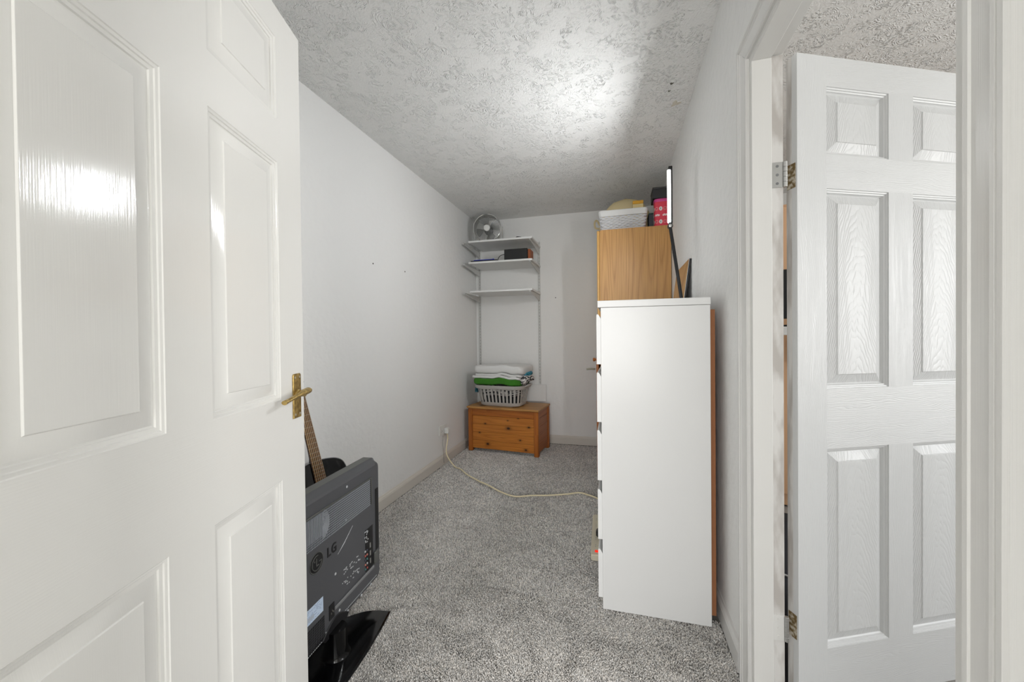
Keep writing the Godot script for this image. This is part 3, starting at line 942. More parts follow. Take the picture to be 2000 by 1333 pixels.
func lamp():
	var o := thing("light_stick_lamp", "slim black stand with a glowing white light tube, leaning on top of the white drawers", "lamp", Vector3(0.335, 1.288, -2.14))
	var foot := MB.new()
	foot.lathe([[0.036, 0.0], [0.036, 0.006], [0.03, 0.010], [0.012, 0.014], [0.0, 0.014]], 24)
	obj("foot", foot, M.black, o, Vector3(-0.014, 0, -0.02))
	var elbow := Vector3(0.270, 1.716, -2.205) - o.position
	var pole := MB.new()
	pole.tube([Vector3(-0.014, 0.0125, -0.02), Vector3(-0.014, 0.0125, -0.02).lerp(elbow, 0.5), elbow], 0.0085, 12)
	obj("pole", pole, M.black, o)
	var jt := MB.new()
	jt.X = Transform3D(Basis(Vector3.RIGHT, PI / 2), elbow + Vector3(0, 0, -0.012))
	jt.lathe([[0.013, 0.0], [0.0135, 0.002], [0.0135, 0.022], [0.012, 0.024]], 18)
	obj("joint", jt, M.black, o)
	var kb := MB.new()
	kb.X = Transform3D(Basis(Vector3.RIGHT, PI / 2), elbow + Vector3(0, 0, 0.012))
	kb.lathe([[0.0085, 0.0], [0.009, 0.004], [0.006, 0.006], [0.0, 0.006]], 16)
	obj("joint_cap", kb, M.steel, o)
	var t0 := Vector3(0.270, 1.735, -2.205) - o.position
	var t1 := Vector3(0.270, 2.012, -2.205) - o.position
	var hs := MB.new()
	hs.box((t0 + t1) / 2 + Vector3(0.008, 0.006, 0), Vector3(0.008, 0.30, 0.02), 0.002)
	hs.box(t1 + Vector3(0.002, 0.008, 0), Vector3(0.018, 0.018, 0.02), 0.002)
	hs.box(t0 + Vector3(0.002, -0.006, 0), Vector3(0.018, 0.012, 0.02), 0.002)
	obj("tube_housing", hs, M.black, o)
	var tb := MB.new()
	tb.X = Transform3D(Basis(), t0)
	tb.lathe([[0.0075, 0.0], [0.0088, 0.002], [0.0088, 0.275], [0.0075, 0.277]], 14)
	var gm := mat(Color.WHITE, 0.4)
	gm.emission_enabled = true
	gm.emission = Color(1, 1, 1)
	gm.emission_energy_multiplier = 6.0
	obj("light_tube", tb, gm, o, Vector3(-0.004, 0, 0))
	var l := AreaLight3D.new()
	l.name = "light_tube_light"
	add_child(l)
	# just in front of the tube, facing into the room
	l.position = Vector3(0.252, 1.845, -2.205)
	l.rotation = Vector3(deg_to_rad(-12), PI / 2 + deg_to_rad(6), 0)
	l.area_size = Vector2(0.018, 0.22)
	l.light_color = Color(0.98, 0.99, 1.0)
	l.light_energy = 1.75
	l.area_range = 8.0
	l.area_attenuation = 2.0
	l.shadow_enabled = true
	# frameless mirror leaning on the right wall, its near edge towards the camera
	var f := thing("leaning_mirror", "black-backed mirror leaning on the right wall behind the lamp, reflecting the oak wardrobe", "mirror", Vector3(0.351, 1.2885, -2.575))
	box("backing", Vector3(0.0045, 0.14, 0), Vector3(0.009, 0.28, 0.47), M.black, f, 0.001)
	box("glass", Vector3(-0.0015, 0.14, 0), Vector3(0.003, 0.278, 0.466), M.mirror, f, 0.0006)
	f.rotation.z = deg_to_rad(-7.4)

func shelving():
	var sf := -3.665
	var ys := [[2.100, -1.442, -0.787], [1.889, -1.442, -0.789], [1.600, -1.432, -0.790]]
	var railx := [-1.489, -0.812]
	for k in 2:
		var r := thing("shelf_upright", "white slotted metal shelf upright on the end wall, %s" % ("in the left corner" if k == 0 else "the one further from the corner"), "shelf upright", Vector3(railx[k], 0, ZB), 0.0, "slotted uprights of the shelving")
		var y0 := 0.63
		var y1 := 2.16
		var mb := MB.new()
		for s in [-1, 1]: mb.box(Vector3(s * 0.0105, (y0 + y1) / 2, 0.007), Vector3(0.005, y1 - y0, 0.014), 0.001)
		mb.box(Vector3(0, (y0 + y1) / 2, 0.0015), Vector3(0.018, y1 - y0, 0.003))
		obj("channel", mb, M.rail, r)
		var sl := MB.new()
		var n := 46
		for i in n: sl.box(Vector3(0, y0 + 0.02 + i * (y1 - y0 - 0.03) / n, 0.0034), Vector3(0.006, 0.02, 0.001))
		obj("slot_row", sl, M.slot, r).set_meta("kind", "stuff")
		for i in 3:
			var sc := MB.new()
			sc.X = Transform3D(Basis(Vector3.RIGHT, PI / 2))
			sc.lathe([[0.004, 0.0], [0.0035, 0.002], [0.0, 0.0025]], 10)
			obj("screw", sc, M.grey_mark, r, Vector3(0, [2.14, 1.36, 0.72][i], 0.003))
	var place := ["top", "middle", "lowest"]
	for i in 3:
		var y: float = ys[i][0]
		var x0: float = ys[i][1]
		var x1: float = ys[i][2]
		var s := thing("shelf_board", "white shelf board, the %s of three, %s" % [place[i], ["carrying the chrome fan", "carrying the black box and blue tablet", "empty"][i]], "shelf", Vector3((x0 + x1) / 2, y, (sf + ZB) / 2 + 0.012), 0.0, "white shelves on the end wall")
		box("board", Vector3(0, 0, 0), Vector3(x1 - x0, 0.018, sf - ZB - 0.03), M.shelf, s, 0.0012)
		for k in 2:
			var bx: float = railx[k] if k == 0 else railx[1] + 0.0
			var br := thing("shelf_bracket", "white pressed metal bracket under the %s shelf, %s" % [place[i], "at the left wall" if k == 0 else "at its right end"], "bracket", Vector3(bx, y - 0.0095, ZB + 0.016), 0.0, "brackets of the white shelves")
			var depth := sf - ZB - 0.02
			var mb := MB.new()
			# triangular web in (z, y): deep at the wall, shallow at the tip
			mb.X = Transform3D(Basis(Vector3(0, 0, 1), Vector3.UP, Vector3(-1, 0, 0)), Vector3.ZERO)
			mb.prism(PackedVector2Array([Vector2(0, 0), Vector2(depth + (0.012 if k == 0 else 0.0), 0), Vector2(depth + (0.012 if k == 0 else 0.0), -0.014), Vector2(depth * 0.5, -0.034), Vector2(0.02, -0.062), Vector2(0, -0.066)]), -0.005, 0.005, 0.001)
			obj("web", mb, M.bracket, br)
			box("flange", Vector3(0, -0.0012, depth / 2), Vector3(0.022, 0.0024, depth), M.bracket, br)

func shelf_things():
	var top := 2.1095
	# chrome fan
	var f := thing("desk_fan", "round chrome desk fan with a white hub on the top shelf", "fan", Vector3(-1.295, top, -3.85), deg_to_rad(8))
	var R := 0.142
	var cyy := R + 0.012
	var front := MB.new()
	var pts := []
	for k in 48: pts.append(Vector3(cos(TAU * k / 48) * R, sin(TAU * k / 48) * R + cyy, 0.05))
	front.tube(pts, 0.0045, 8, true)
	obj("front_ring", front, M.chrome, f)
	var dr := MB.new()
	dr.X = Transform3D(Basis(Vector3.RIGHT, PI / 2), Vector3(0, cyy, -0.06))
	var rows := []
	for q in [[R - 0.001, 0.0], [R + 0.002, 0.05], [R - 0.001, 0.108], [R - 0.004, 0.108], [R - 0.001, 0.05], [R - 0.004, 0.0]]:
		var r := PackedVector3Array()
		for k in 48: r.append(Vector3(cos(TAU * k / 48) * q[0], q[1], sin(TAU * k / 48) * q[0]))
		rows.append(r)
	dr.grid(rows, true, true)
	obj("drum", dr, M.chrome, f)
	var wires := MB.new()
	for k in 32:
		var a := TAU * k / 32
		wires.tube([Vector3(cos(a) * 0.034, cyy + sin(a) * 0.034, 0.062), Vector3(cos(a + 0.12) * R * 0.6, cyy + sin(a + 0.12) * R * 0.6, 0.06), Vector3(cos(a + 0.2) * R, cyy + sin(a + 0.2) * R, 0.05)], 0.0007, 4)
	obj("guard_wires", wires, M.chrome, f).set_meta("kind", "stuff")
	var hub := MB.new()
	hub.X = Transform3D(Basis(Vector3.RIGHT, PI / 2), Vector3(0, cyy, 0.05))
	hub.lathe([[0.034, 0.0], [0.034, 0.012], [0.031, 0.016], [0.0, 0.019]], 28)
	obj("hub_cap", hub, M.plastic_white, f)
	var mo := MB.new()
	mo.X = Transform3D(Basis(Vector3.RIGHT, PI / 2), Vector3(0, cyy, -0.085))
	mo.lathe([[0.03, 0.0], [0.045, 0.01], [0.045, 0.05], [0.03, 0.06]], 24)
	obj("motor", mo, M.grey_mark, f)
	for k in 4:
		var a0 := TAU * k / 4 + 0.35
		var bl := MB.new()
		var rws := []
		for i in 7:
			var t := i / 6.0
			var rad := lerpf(0.03, 0.122, t)
			var half := lerpf(0.28, 0.48, sin(t * PI * 0.7))
			var r := PackedVector3Array()
			for q in [[-1, 0.0], [-0.3, 0.0], [0.4, 0.0], [1, 0.0], [1, -0.002], [0.4, -0.002], [-0.3, -0.002], [-1, -0.002]]:
				var a: float = a0 + q[0] * half
				r.append(Vector3(cos(a) * rad, sin(a) * rad + cyy, 0.012 + q[0] * 0.022 + q[1]))
			rws.append(r)
		bl.grid(rws, true, false, true)
		obj("blade", bl, M.fan_blade, f)
	var bk := MB.new()
	for s in [-1, 1]:
		bk.tube([Vector3(s * (R + 0.012), cyy + 0.02, 0.0), Vector3(s * (R + 0.013), 0.03, 0.0), Vector3(s * (R + 0.004), 0.006, 0.0)], 0.004, 8)
	bk.tube([Vector3(-R - 0.004, 0.006, 0.0), Vector3(-R * 0.5, 0.005, 0.05), Vector3(R * 0.5, 0.005, 0.05), Vector3(R + 0.004, 0.006, 0.0)], 0.0045, 8)
	bk.tube([Vector3(-R - 0.004, 0.006, 0.0), Vector3(-R * 0.5, 0.005, -0.06), Vector3(R * 0.5, 0.005, -0.06), Vector3(R + 0.004, 0.006, 0.0)], 0.0045, 8)
	obj("stand", bk, M.chrome, f)
	var cd := MB.new()
	cd.tube(curve([Vector3(0.02, cyy - 0.04, -0.05), Vector3(0.05, cyy - 0.09, -0.06), Vector3(0.08, 0.012, -0.05), Vector3(0.06, 0.005, -0.12)], 6), 0.0035, 6)
	obj("power_cord", cd, M.black, f)
	# coil of cable on the top shelf
	var cc := MB.new()
	var cp := []
	for k in 90:
		var t := k / 89.0
		var a := t * TAU * 3.4
		cp.append(Vector3(cos(a) * (0.06 + 0.01 * sin(5 * t)), 0.006 + 0.022 * absf(sin(a * 0.5)) * (0.4 + t), sin(a) * 0.035))
	cc.tube(cp, 0.0035, 6)
	tag(obj("cable_coil", cc, M.black, self, Vector3(-0.93, top - 0.001, -3.80)), "small dark coil of cable at the right end of the top shelf", "cable")
	var m0 := 1.8985
	# middle shelf
	var sp := thing("small_speaker", "black box shaped like a small speaker on the middle shelf", "speaker", Vector3(-0.968, m0, -3.80))
	box("cabinet", Vector3(0, 0.0575, 0), Vector3(0.235, 0.115, 0.15), M.black, sp, 0.003)
	for k in 4: box("side_button", Vector3(0.1185, 0.03 + 0.018 * k, 0.045), Vector3(0.002, 0.009, 0.02), M.grey_mark, sp)
	for sx in [-1, 1]:
		for sz in [-1, 1]: box("foot", Vector3(sx * 0.1, 0.001, sz * 0.06), Vector3(0.02, 0.003, 0.02), M.tv_dark, sp)
	var bkk := thing("brown_book", "thin reddish-brown book standing behind the black speaker box", "book", Vector3(-0.832, m0, -3.80), deg_to_rad(0))
	box("cover", Vector3(-0.01, 0.052, 0), Vector3(0.003, 0.104, 0.14), M.brown_red, bkk, 0.0008)
	box("cover", Vector3(0.01, 0.052, 0), Vector3(0.003, 0.104, 0.14), M.brown_red, bkk, 0.0008)
	box("spine", Vector3(0, 0.052, 0.0705), Vector3(0.023, 0.104, 0.003), M.brown_red, bkk, 0.0008)
	box("pages", Vector3(0, 0.052, -0.001), Vector3(0.017, 0.098, 0.136), M.plastic_cream, bkk)
	var lp := thing("black_folder", "flat black folder lying on the middle shelf under the blue tablet", "folder", Vector3(-1.292, m0, -3.79))
	box("folder_cover", Vector3(0, 0.0025, 0), Vector3(0.285, 0.005, 0.2), M.tv_dark, lp, 0.001)
	box("folder_cover", Vector3(0.002, 0.0125, 0), Vector3(0.28, 0.005, 0.2), M.tv_dark, lp, 0.001)
	box("paper", Vector3(0, 0.0075, -0.003), Vector3(0.27, 0.005, 0.19), M.grey_mark, lp)
	var tb := thing("blue_tablet", "bright blue tablet case lying on the black folder on the middle shelf", "tablet case", Vector3(-1.302, m0 + 0.0155, -3.80))
	box("case_shell", Vector3(0, 0.007, 0), Vector3(0.22, 0.014, 0.15), M.blue, tb, 0.005)
	box("screen", Vector3(0, 0.0143, 0), Vector3(0.19, 0.001, 0.12), M.black_gloss, tb)
	box("corner_bump", Vector3(0.1, 0.008, 0.066), Vector3(0.02, 0.018, 0.018), M.blue, tb, 0.005)
	var wl := MB.new()
	wl.tube(curve([Vector3(-1.05, m0 + 0.085, -3.87), Vector3(-1.10, m0 + 0.095, -3.85), Vector3(-1.155, m0 + 0.075, -3.82), Vector3(-1.175, m0 + 0.03, -3.80), Vector3(-1.15, m0 + 0.006, -3.76), Vector3(-1.11, m0 + 0.012, -3.75), Vector3(-1.10, m0 + 0.006, -3.78), Vector3(-1.14, m0 + 0.008, -3.80), Vector3(-1.165, m0 + 0.005, -3.75)], 7), 0.0034, 6)
	tag(obj("black_cable", wl, M.black), "looped black cable rising beside the black speaker box", "cable")

func pine_chest():
	var o := thing("pine_chest", "orange pine blanket chest with knotty plank front, standing under the shelves", "chest", Vector3(-1.466, 0, -3.668), deg_to_rad(6.35))
	# local: x along the front, z toward the viewer; front left bottom corner is the origin
	var W := 0.742
	var D := 0.385
	var hh := 0.43
	o.rotation.y = deg_to_rad(-6.35)
	var pw := 0.045
	for k in 4:
		var x := pw / 2 if k % 2 == 0 else W - pw / 2
		var z := -pw / 2 if k < 2 else -D + pw / 2
		box("post", Vector3(x, hh / 2, z), Vector3(pw, hh, pw), M.pine_dark, o, 0.004)
	box("front_rail", Vector3(W / 2, hh - 0.035, -0.016), Vector3(W - 2 * pw, 0.07, 0.022), M.pine_dark, o, 0.002, 0)
	# planks of the front share one knotty picture, so each keeps its own strip of it
	var y0 := 0.03
	var n := 4
	var ph := (hh - 0.072 - y0) / n
	for k in n:
		var mb := MB.new()
		mb.box(Vector3.ZERO, Vector3(W - 2 * pw, ph - 0.0016, 0.018), 0.0016)
		for i in mb.P.size():
			var p := mb.P[i]
			mb.U[i] = Vector2(0.98 - (p.y + y0 + ph * (k + 0.5)) / hh * 0.9, (p.x + W / 2 - pw) / (W - 2 * pw))
		obj("plank", mb, M.pine, o, Vector3(W / 2, y0 + ph * (k + 0.5), -0.020))
	for s in [pw / 2 - 0.004, W - pw / 2 + 0.004]:
		for k in n:
			box("plank", Vector3(s, y0 + ph * (k + 0.5), -D / 2), Vector3(0.018, ph - 0.0016, D - 2 * pw), M.pine_dark, o, 0.0016, 2)
		box("side_rail", Vector3(s, hh - 0.035, -D / 2), Vector3(0.02, 0.07, D - 2 * pw), M.pine_dark, o, 0.002, 2)
	box("back_board", Vector3(W / 2, hh / 2, -D + 0.012), Vector3(W - 2 * pw, hh - 0.04, 0.016), M.pine_dark, o)
	box("floor_board", Vector3(W / 2, 0.045, -D / 2), Vector3(W - 2 * pw, 0.014, D - 2 * pw), M.pine_dark, o)
	var lid := MB.new()
	lid.grain = 0
	lid.box(Vector3.ZERO, Vector3(W + 0.016, 0.02, D + 0.022), 0.004)
	obj("lid", lid, M.pine_light, o, Vector3(W / 2, hh + 0.0105, -D / 2 + 0.007))
	# white board propped behind
	var b := box("white_board", Vector3(-0.855, 0.54, ZB + 0.02), Vector3(0.235, 0.178, 0.012), M.shelf, self, 0.0015)
	tag(b, "plain white offcut of board propped behind the laundry basket at the end wall", "board")
	b.position = Vector3(-0.858, 0.4525 + 0.088, -4.085)
	b.rotation.x = deg_to_rad(-4)

func wobble(w: float, h: float, d: float, sd: int, amp: float, r := 0.5, nseg := 48, sag := 0.0) -> MB:
	# a soft folded slab with rounded edges and a wavy surface
	var fn := FastNoiseLite.new(); fn.seed = sd; fn.frequency = 6.5; fn.fractal_octaves = 3
	var m := MB.new()
	m.crease = 0.3
	var rows := []
	var np := 11
	for i in np:
		var a := -PI / 2 + PI * i / (np - 1)
		var yy := h / 2 * signf(sin(a)) * pow(absf(sin(a)), 0.7)
		var ins := (1.0 - pow(maxf(cos(a), 0.0), 0.55)) * h * r
		var full := absf(cos(a)) < 0.01
		var row := PackedVector3Array()
		var p2 := rr(maxf(w - 2 * ins, 0.01), maxf(d - 2 * ins, 0.01), minf(0.03 + h * 0.3, minf(w, d) * 0.3), nseg / 8)
		var dense := PackedVector2Array()
		for k in p2.size():
			var q0 := p2[k]; var q1 := p2[(k + 1) % p2.size()]
			var c := maxi(1, int(q0.distance_to(q1) / 0.025))
			for e in c: dense.append(q0.lerp(q1, float(e) / c))
		if rows.size() > 0 and dense.size() != rows[0].size():
			# keep the same count by resampling
			var t := PackedVector2Array()
			for k in rows[0].size():
				var f: float = float(k) / rows[0].size() * dense.size()
				t.append(dense[int(f) % dense.size()].lerp(dense[(int(f) + 1) % dense.size()], f - int(f)))
			dense = t
		for p in dense:
			var v := Vector3(p.x, yy, p.y)
			var nz := fn.get_noise_3d(v.x, 0.0, v.z)
			v.y += nz * amp + fn.get_noise_3d(v.x * 2 + 9, 0, v.z * 2) * amp * 0.5
			v.x *= 1.0 + nz * amp * 2.0
			v.z *= 1.0 + nz * amp * 2.0
			v.y -= sag * (v.x / w * 2.0) * (v.x / w * 2.0)
			row.append(v)
		rows.append(row)
	# inner rings to fill the top and bottom smoothly
	var extra_top := []
	var last: PackedVector3Array = rows[-1]
	var first: PackedVector3Array = rows[0]
	for s in [0.75, 0.5, 0.25]:
		var row := PackedVector3Array()
		for v in last:
			var q := Vector3(v.x * s, 0, v.z * s)
			q.y = h / 2 + fn.get_noise_3d(q.x, 0.0, q.z) * amp + fn.get_noise_3d(q.x * 2 + 9, 0, q.z * 2) * amp * 0.5 - sag * (q.x / w * 2.0) * (q.x / w * 2.0)
			row.append(q)
		extra_top.append(row)
	rows.append_array(extra_top)
	m.grid(rows, true, false, true)
	return m

func laundry():
	var by := 0.4525
	var o := thing("laundry_basket", "grey plastic laundry basket with slotted sides on the pine chest", "laundry basket", Vector3(-1.128, by, -3.80), deg_to_rad(-7))
	var hh := 0.212
	var wb := 0.43
	var wt := 0.492
	var db := 0.26
	var dt := 0.34
	var shape := func(t: float, off: float) -> PackedVector2Array:
		return rr(lerpf(wb, wt, t) + off, lerpf(db, dt, t) + off, lerpf(0.07, 0.085, t), 7)
	var base := MB.new()
	base.grid([ring3(shape.call(0.0, -0.03), 0.0), ring3(shape.call(0.0, 0.0), 0.012), ring3(shape.call(0.2, 0.0), 0.042), ring3(shape.call(0.2, -0.005), 0.042), ring3(shape.call(0.0, -0.006), 0.014), ring3(shape.call(0.0, -0.034), 0.004)], true, false, true)
	obj("base", base, M.basket, o)
	var rim := MB.new()
	rim.grid([ring3(shape.call(0.84, 0.0), 0.172), ring3(shape.call(0.86, 0.004), 0.178), ring3(shape.call(0.88, 0.028), 0.180), ring3(shape.call(0.95, 0.036), 0.198), ring3(shape.call(1.0, 0.034), 0.210), ring3(shape.call(1.0, 0.016), 0.213), ring3(shape.call(0.95, 0.0), 0.200), ring3(shape.call(0.84, -0.006), 0.172)], true, true)
	obj("rim", rim, M.basket, o)
	# slats round the sides, following the taper
	var lo: PackedVector2Array = shape.call(0.2, -0.003)
	var hi: PackedVector2Array = shape.call(0.84, -0.003)
	var per := [0.0]
	for k in hi.size(): per.append(per[-1] + hi[k].distance_to(hi[(k + 1) % hi.size()]))
	var at := func(poly: PackedVector2Array, s: float) -> Vector2:
		s = fposmod(s, per[-1])
		for k in poly.size():
			if s <= per[k + 1]: return poly[k].lerp(poly[(k + 1) % poly.size()], (s - per[k]) / maxf(per[k + 1] - per[k], 1e-6))
		return poly[0]
	var ns := 36
	for k in ns:
		var s := per[-1] * (k + 0.5) / ns as float
		var hw := 0.0105
		var mb := MB.new()
		var rows := []
		for e in 4:
			var t := e / 3.0
			var y := lerpf(0.040, 0.175, t)
			var a: Vector2 = (at.call(lo, s - hw) as Vector2).lerp(at.call(hi, s - hw), t)
			var b: Vector2 = (at.call(lo, s + hw) as Vector2).lerp(at.call(hi, s + hw), t)
			var n := Vector2(b.y - a.y, a.x - b.x).normalized() * 0.002
			rows.append(PackedVector3Array([Vector3(a.x + n.x, y, a.y + n.y), Vector3(b.x + n.x, y, b.y + n.y), Vector3(b.x - n.x, y, b.y - n.y), Vector3(a.x - n.x, y, a.y - n.y)]))
		mb.grid(rows, true, false, true)
		obj("slat", mb, M.basket, o)
	for s in [-1, 1]:
		var hd := MB.new()
		hd.tube(curve([Vector3(s * 0.258, 0.203, -0.075), Vector3(s * 0.285, 0.215, -0.055), Vector3(s * 0.293, 0.218, 0.0), Vector3(s * 0.285, 0.215, 0.055), Vector3(s * 0.258, 0.203, 0.075)], 6), 0.0085, 8)
		obj("handle", hd, M.basket, o)
	# clothes inside, seen through the slots
	var B := o.transform
	var in1 := obj("dark_clothes", wobble(0.36, 0.07, 0.22, 3, 0.008), M.cloth_dark, self)
	in1.transform = B * Transform3D(Basis(), Vector3(0, 0.055, 0))
	tag(in1, "dark crumpled clothes at the bottom of the laundry basket, seen through its slots", "clothes")
	var in2 := obj("patterned_clothes", wobble(0.40, 0.085, 0.25, 7, 0.008), M.cloth_pattern, self)
	in2.transform = B * Transform3D(Basis(), Vector3(0, 0.145, 0))
	tag(in2, "black and white patterned clothes in the laundry basket, behind the slots", "clothes")
	var g := obj("green_towel", wobble(0.50, 0.062, 0.34, 30, 0.012, 0.45, 48, 0.010), M.cloth_green, self)
	g.transform = B * Transform3D(Basis(), Vector3(-0.012, 0.252, 0.005))
	tag(g, "folded grass-green towel lying across the rim of the laundry basket", "towel")
	var names := ["white folded sheet with creased edges, directly on the green towel", "white folded sheet in the middle of the pile on the green towel", "white folded cotton sheet, topmost of the laundry pile"]
	var dims := [[0.53, 0.024, 0.33], [0.50, 0.024, 0.32], [0.53, 0.08, 0.35]]
	var hy := [0.296, 0.3205, 0.3735]
	var dx := [-0.02, 0.0, 0.005]
	for k in 3:
		var w := obj("folded_sheet", wobble(dims[k][0], dims[k][1], dims[k][2], 30, 0.012, 0.5, 48, 0.014), M.cloth_white, self)
		w.transform = B * Transform3D(Basis(Vector3.UP, 0.03 * (k - 1)), Vector3(dx[k], hy[k], -0.005))
		tag(w, names[k], "sheet", "white folded sheets on the laundry basket")
	# hem tail that curls out at the left, teal cloth hanging out
	var tl := MB.new()
	tl.crease = 0.2
	var rows := []
	for i in 9:
		var t := i / 8.0
		var r := PackedVector3Array()
		for k in 6:
			var q := k / 5.0
			r.append(Vector3(-0.262 - 0.022 * sin(t * 2.2) + 0.012 * sin(q * 7 + t * 3), 0.236 - 0.115 * t + 0.01 * sin(q * 9), -0.01 + 0.13 * q * (1.0 - 0.35 * t)))
		for k in 6:
			var q := 1.0 - k / 5.0
			r.append(Vector3(-0.256 - 0.022 * sin(t * 2.2) + 0.012 * sin(q * 7 + t * 3), 0.236 - 0.115 * t + 0.01 * sin(q * 9), -0.01 + 0.13 * q * (1.0 - 0.35 * t)))
		rows.append(r)
	tl.grid(rows, true, false, true)
	var te := obj("teal_cloth", tl, M.cloth_teal, self)
	te.transform = B
	tag(te, "teal and blue cloth hanging out over the left end of the laundry basket", "cloth")
	var pr := obj("rolled_cloth", wobble(0.10, 0.07, 0.20, 55, 0.02), M.cloth_pattern, self)
	pr.transform = B * Transform3D(Basis(Vector3.BACK, 0.5), Vector3(0.262, 0.272, 0.03))
	tag(pr, "crumpled patterned cloth sticking up at the right end of the laundry pile", "cloth")
	var tc := obj("teal_sock", wobble(0.075, 0.035, 0.10, 57, 0.01), M.cloth_teal, self)
	tc.transform = B * Transform3D(Basis(Vector3.BACK, 0.35), Vector3(0.275, 0.322, 0.02))
	tag(tc, "small dark teal cloth tucked on the right end of the laundry pile", "cloth")

func television():
	var far := Vector3(-1.008, 0, -1.488)
	var near := Vector3(-0.945, 0, -0.69)
	var o := thing("television", "black flat-screen television with its back to the room, standing on the carpet by the guitar", "television", Vector3((far.x + near.x) / 2, 0, (far.z + near.z) / 2))
	var zx := (far - near).normalized()       # local x: from near to far end
	o.basis = Basis(zx, Vector3.UP, zx.cross(Vector3.UP))   # local z: out of the back, into the room
	var W := 0.80
	var y0 := 0.098
	var y1 := 0.622
	var hh := y1 - y0
	var lean := deg_to_rad(0.5)
	var body := func(c: Vector3) -> Vector3: return c
	# front bezel (screen side) and stepped back
	var poly := rr(W, hh, 0.022, 5)
	var bz := MB.new()
	bz.prism(poly, -0.075, -0.030, 0.004)
	obj("front_bezel", bz, M.tv_rim, o, Vector3(0, y0 + hh / 2, 0))
	var sc := MB.new()
	sc.box(Vector3.ZERO, Vector3(W - 0.08, hh - 0.09, 0.002), 0.0)
	obj("screen", sc, M.black_gloss, o, Vector3(0, y0 + hh / 2 + 0.01, -0.0755))
	var bk := MB.new()
	bk.crease = 0.9
	var rows := []
	for q in [[0.0, 0.012, -0.031], [0.006, 0.014, -0.024], [0.014, 0.018, -0.004], [0.022, 0.022, 0.0]]:
		var r := PackedVector3Array()
		for p in rr(W - 2 * q[0], hh - 2 * q[0], 0.024, 5): r.append(Vector3(p.x, p.y, q[2]))
		rows.append(r)
	bk.grid(rows, true, false, true)
	var shell := obj("rear_shell", bk, M.tv, o, Vector3(0, y0 + hh / 2, 0))
	# upper vent: long curved recess with ribs
	var vx0 := -0.36
	var vx1 := 0.318
	var vy0 := y0 + hh - 0.175
	var vy1 := y0 + hh - 0.068
	var vp := MB.new()
	vp.box(Vector3((vx0 + vx1) / 2, (vy0 + vy1) / 2, 0.0006), Vector3(vx1 - vx0, vy1 - vy0, 0.0012))
	obj("vent_recess", vp, M.tv_dark, o)
	var vf := MB.new()
	vf.box(Vector3((vx0 + vx1) / 2, vy1 + 0.003, 0.002), Vector3(vx1 - vx0 + 0.012, 0.006, 0.004), 0.001)
	vf.box(Vector3(vx1 + 0.003, (vy0 + vy1) / 2, 0.002), Vector3(0.006, vy1 - vy0, 0.004), 0.001)
	obj("vent_frame", vf, M.tv_rim, o)
	var ribs := MB.new()
	var ribs2 := MB.new()
	var rib_m := mat(c8(150, 154, 160), 0.3)
	var xx := vx0 + 0.005
	while xx < vx1 - 0.004:
		var long := xx < 0.02
		if long:
			ribs.box(Vector3(xx, vy0 + (vy1 - vy0) * 0.60, 0.0024), Vector3(0.0028, (vy1 - vy0) * 0.76, 0.0024))
			for k in 3: ribs2.box(Vector3(xx, vy0 + 0.004 + k * 0.0075, 0.0022), Vector3(0.0028, 0.0052, 0.002))
		else:
			for k in 13: ribs2.box(Vector3(xx, vy0 + 0.004 + k * 0.0082, 0.0022), Vector3(0.0026, 0.0056, 0.002))
		xx += 0.0062
	for k in 9:
		var cx := 0.03
		var r0 := 0.012 + k * 0.006
		var pts := []
		for i in 13:
			var a := -PI * 0.5 + PI * 0.95 * i / 12.0
			pts.append(Vector3(cx - 0.02 + cos(a) * r0 * 0.6, (vy0 + vy1) / 2 + 0.008 + sin(a) * r0 * 0.8, 0.003))
		ribs.tube(pts, 0.0012, 5)
	obj("vent_rib", ribs, rib_m, o).set_meta("kind", "stuff")
	obj("vent_grid", ribs2, rib_m, o).set_meta("kind", "stuff")
	# lower vent on the near side
	var lv := MB.new()
	for i in 45:
		for k in 9: lv.box(Vector3(-0.36 + i * 0.0085, y0 + 0.024 + k * 0.0086, 0.0006), Vector3(0.0052, 0.0062, 0.0012))
	obj("speaker_grille", lv, M.tv_dark, o).set_meta("kind", "stuff")
	var lr := MB.new()
	for i in 90: lr.box(Vector3(-0.36 + i * 0.008, y0 + (0.014 if i < 48 else 0.030), 0.0006), Vector3(0.0045, 0.0022, 0.0016))
	obj("lower_vent", lr, M.pale_mark, o).set_meta("kind", "stuff")
	# connector bay: recessed black bay near the far end, with sockets
	var bay := MB.new()
	bay.box(Vector3(0.30, y0 + 0.175, 0.0007), Vector3(0.055, 0.17, 0.0014))
	obj("connector_bay", bay, M.tv_dark, o)
	var side := MB.new()
	side.box(Vector3(0.362, y0 + 0.27, 0.0007), Vector3(0.022, 0.26, 0.0014))
	obj("side_bay", side, M.tv_dark, o)
	var cols := [c8(70, 120, 116), c8(170, 84, 76), c8(176, 112, 98), c8(180, 180, 180), c8(70, 72, 84)]
	for k in 10:
		var jk := MB.new()
		jk.X = Transform3D(Basis(Vector3.RIGHT, PI / 2))
		jk.lathe([[0.004, 0.0], [0.004, 0.003], [0.0025, 0.004], [0.0, 0.002]], 12)
		obj("socket", jk, mat(cols[k % 5], 0.4), o, Vector3(0.268 + 0.013 * (k % 2), y0 + 0.105 + 0.018 * (k / 2), 0.001))
	for k in 3: box("port", Vector3(0.306, y0 + 0.12 + k * 0.032, 0.0016), Vector3(0.008, 0.02, 0.002), M.steel, o)
	# printed marks beside the bay, too small to read
	var mk := MB.new()
	var lr2 := RandomNumberGenerator.new(); lr2.seed = 4
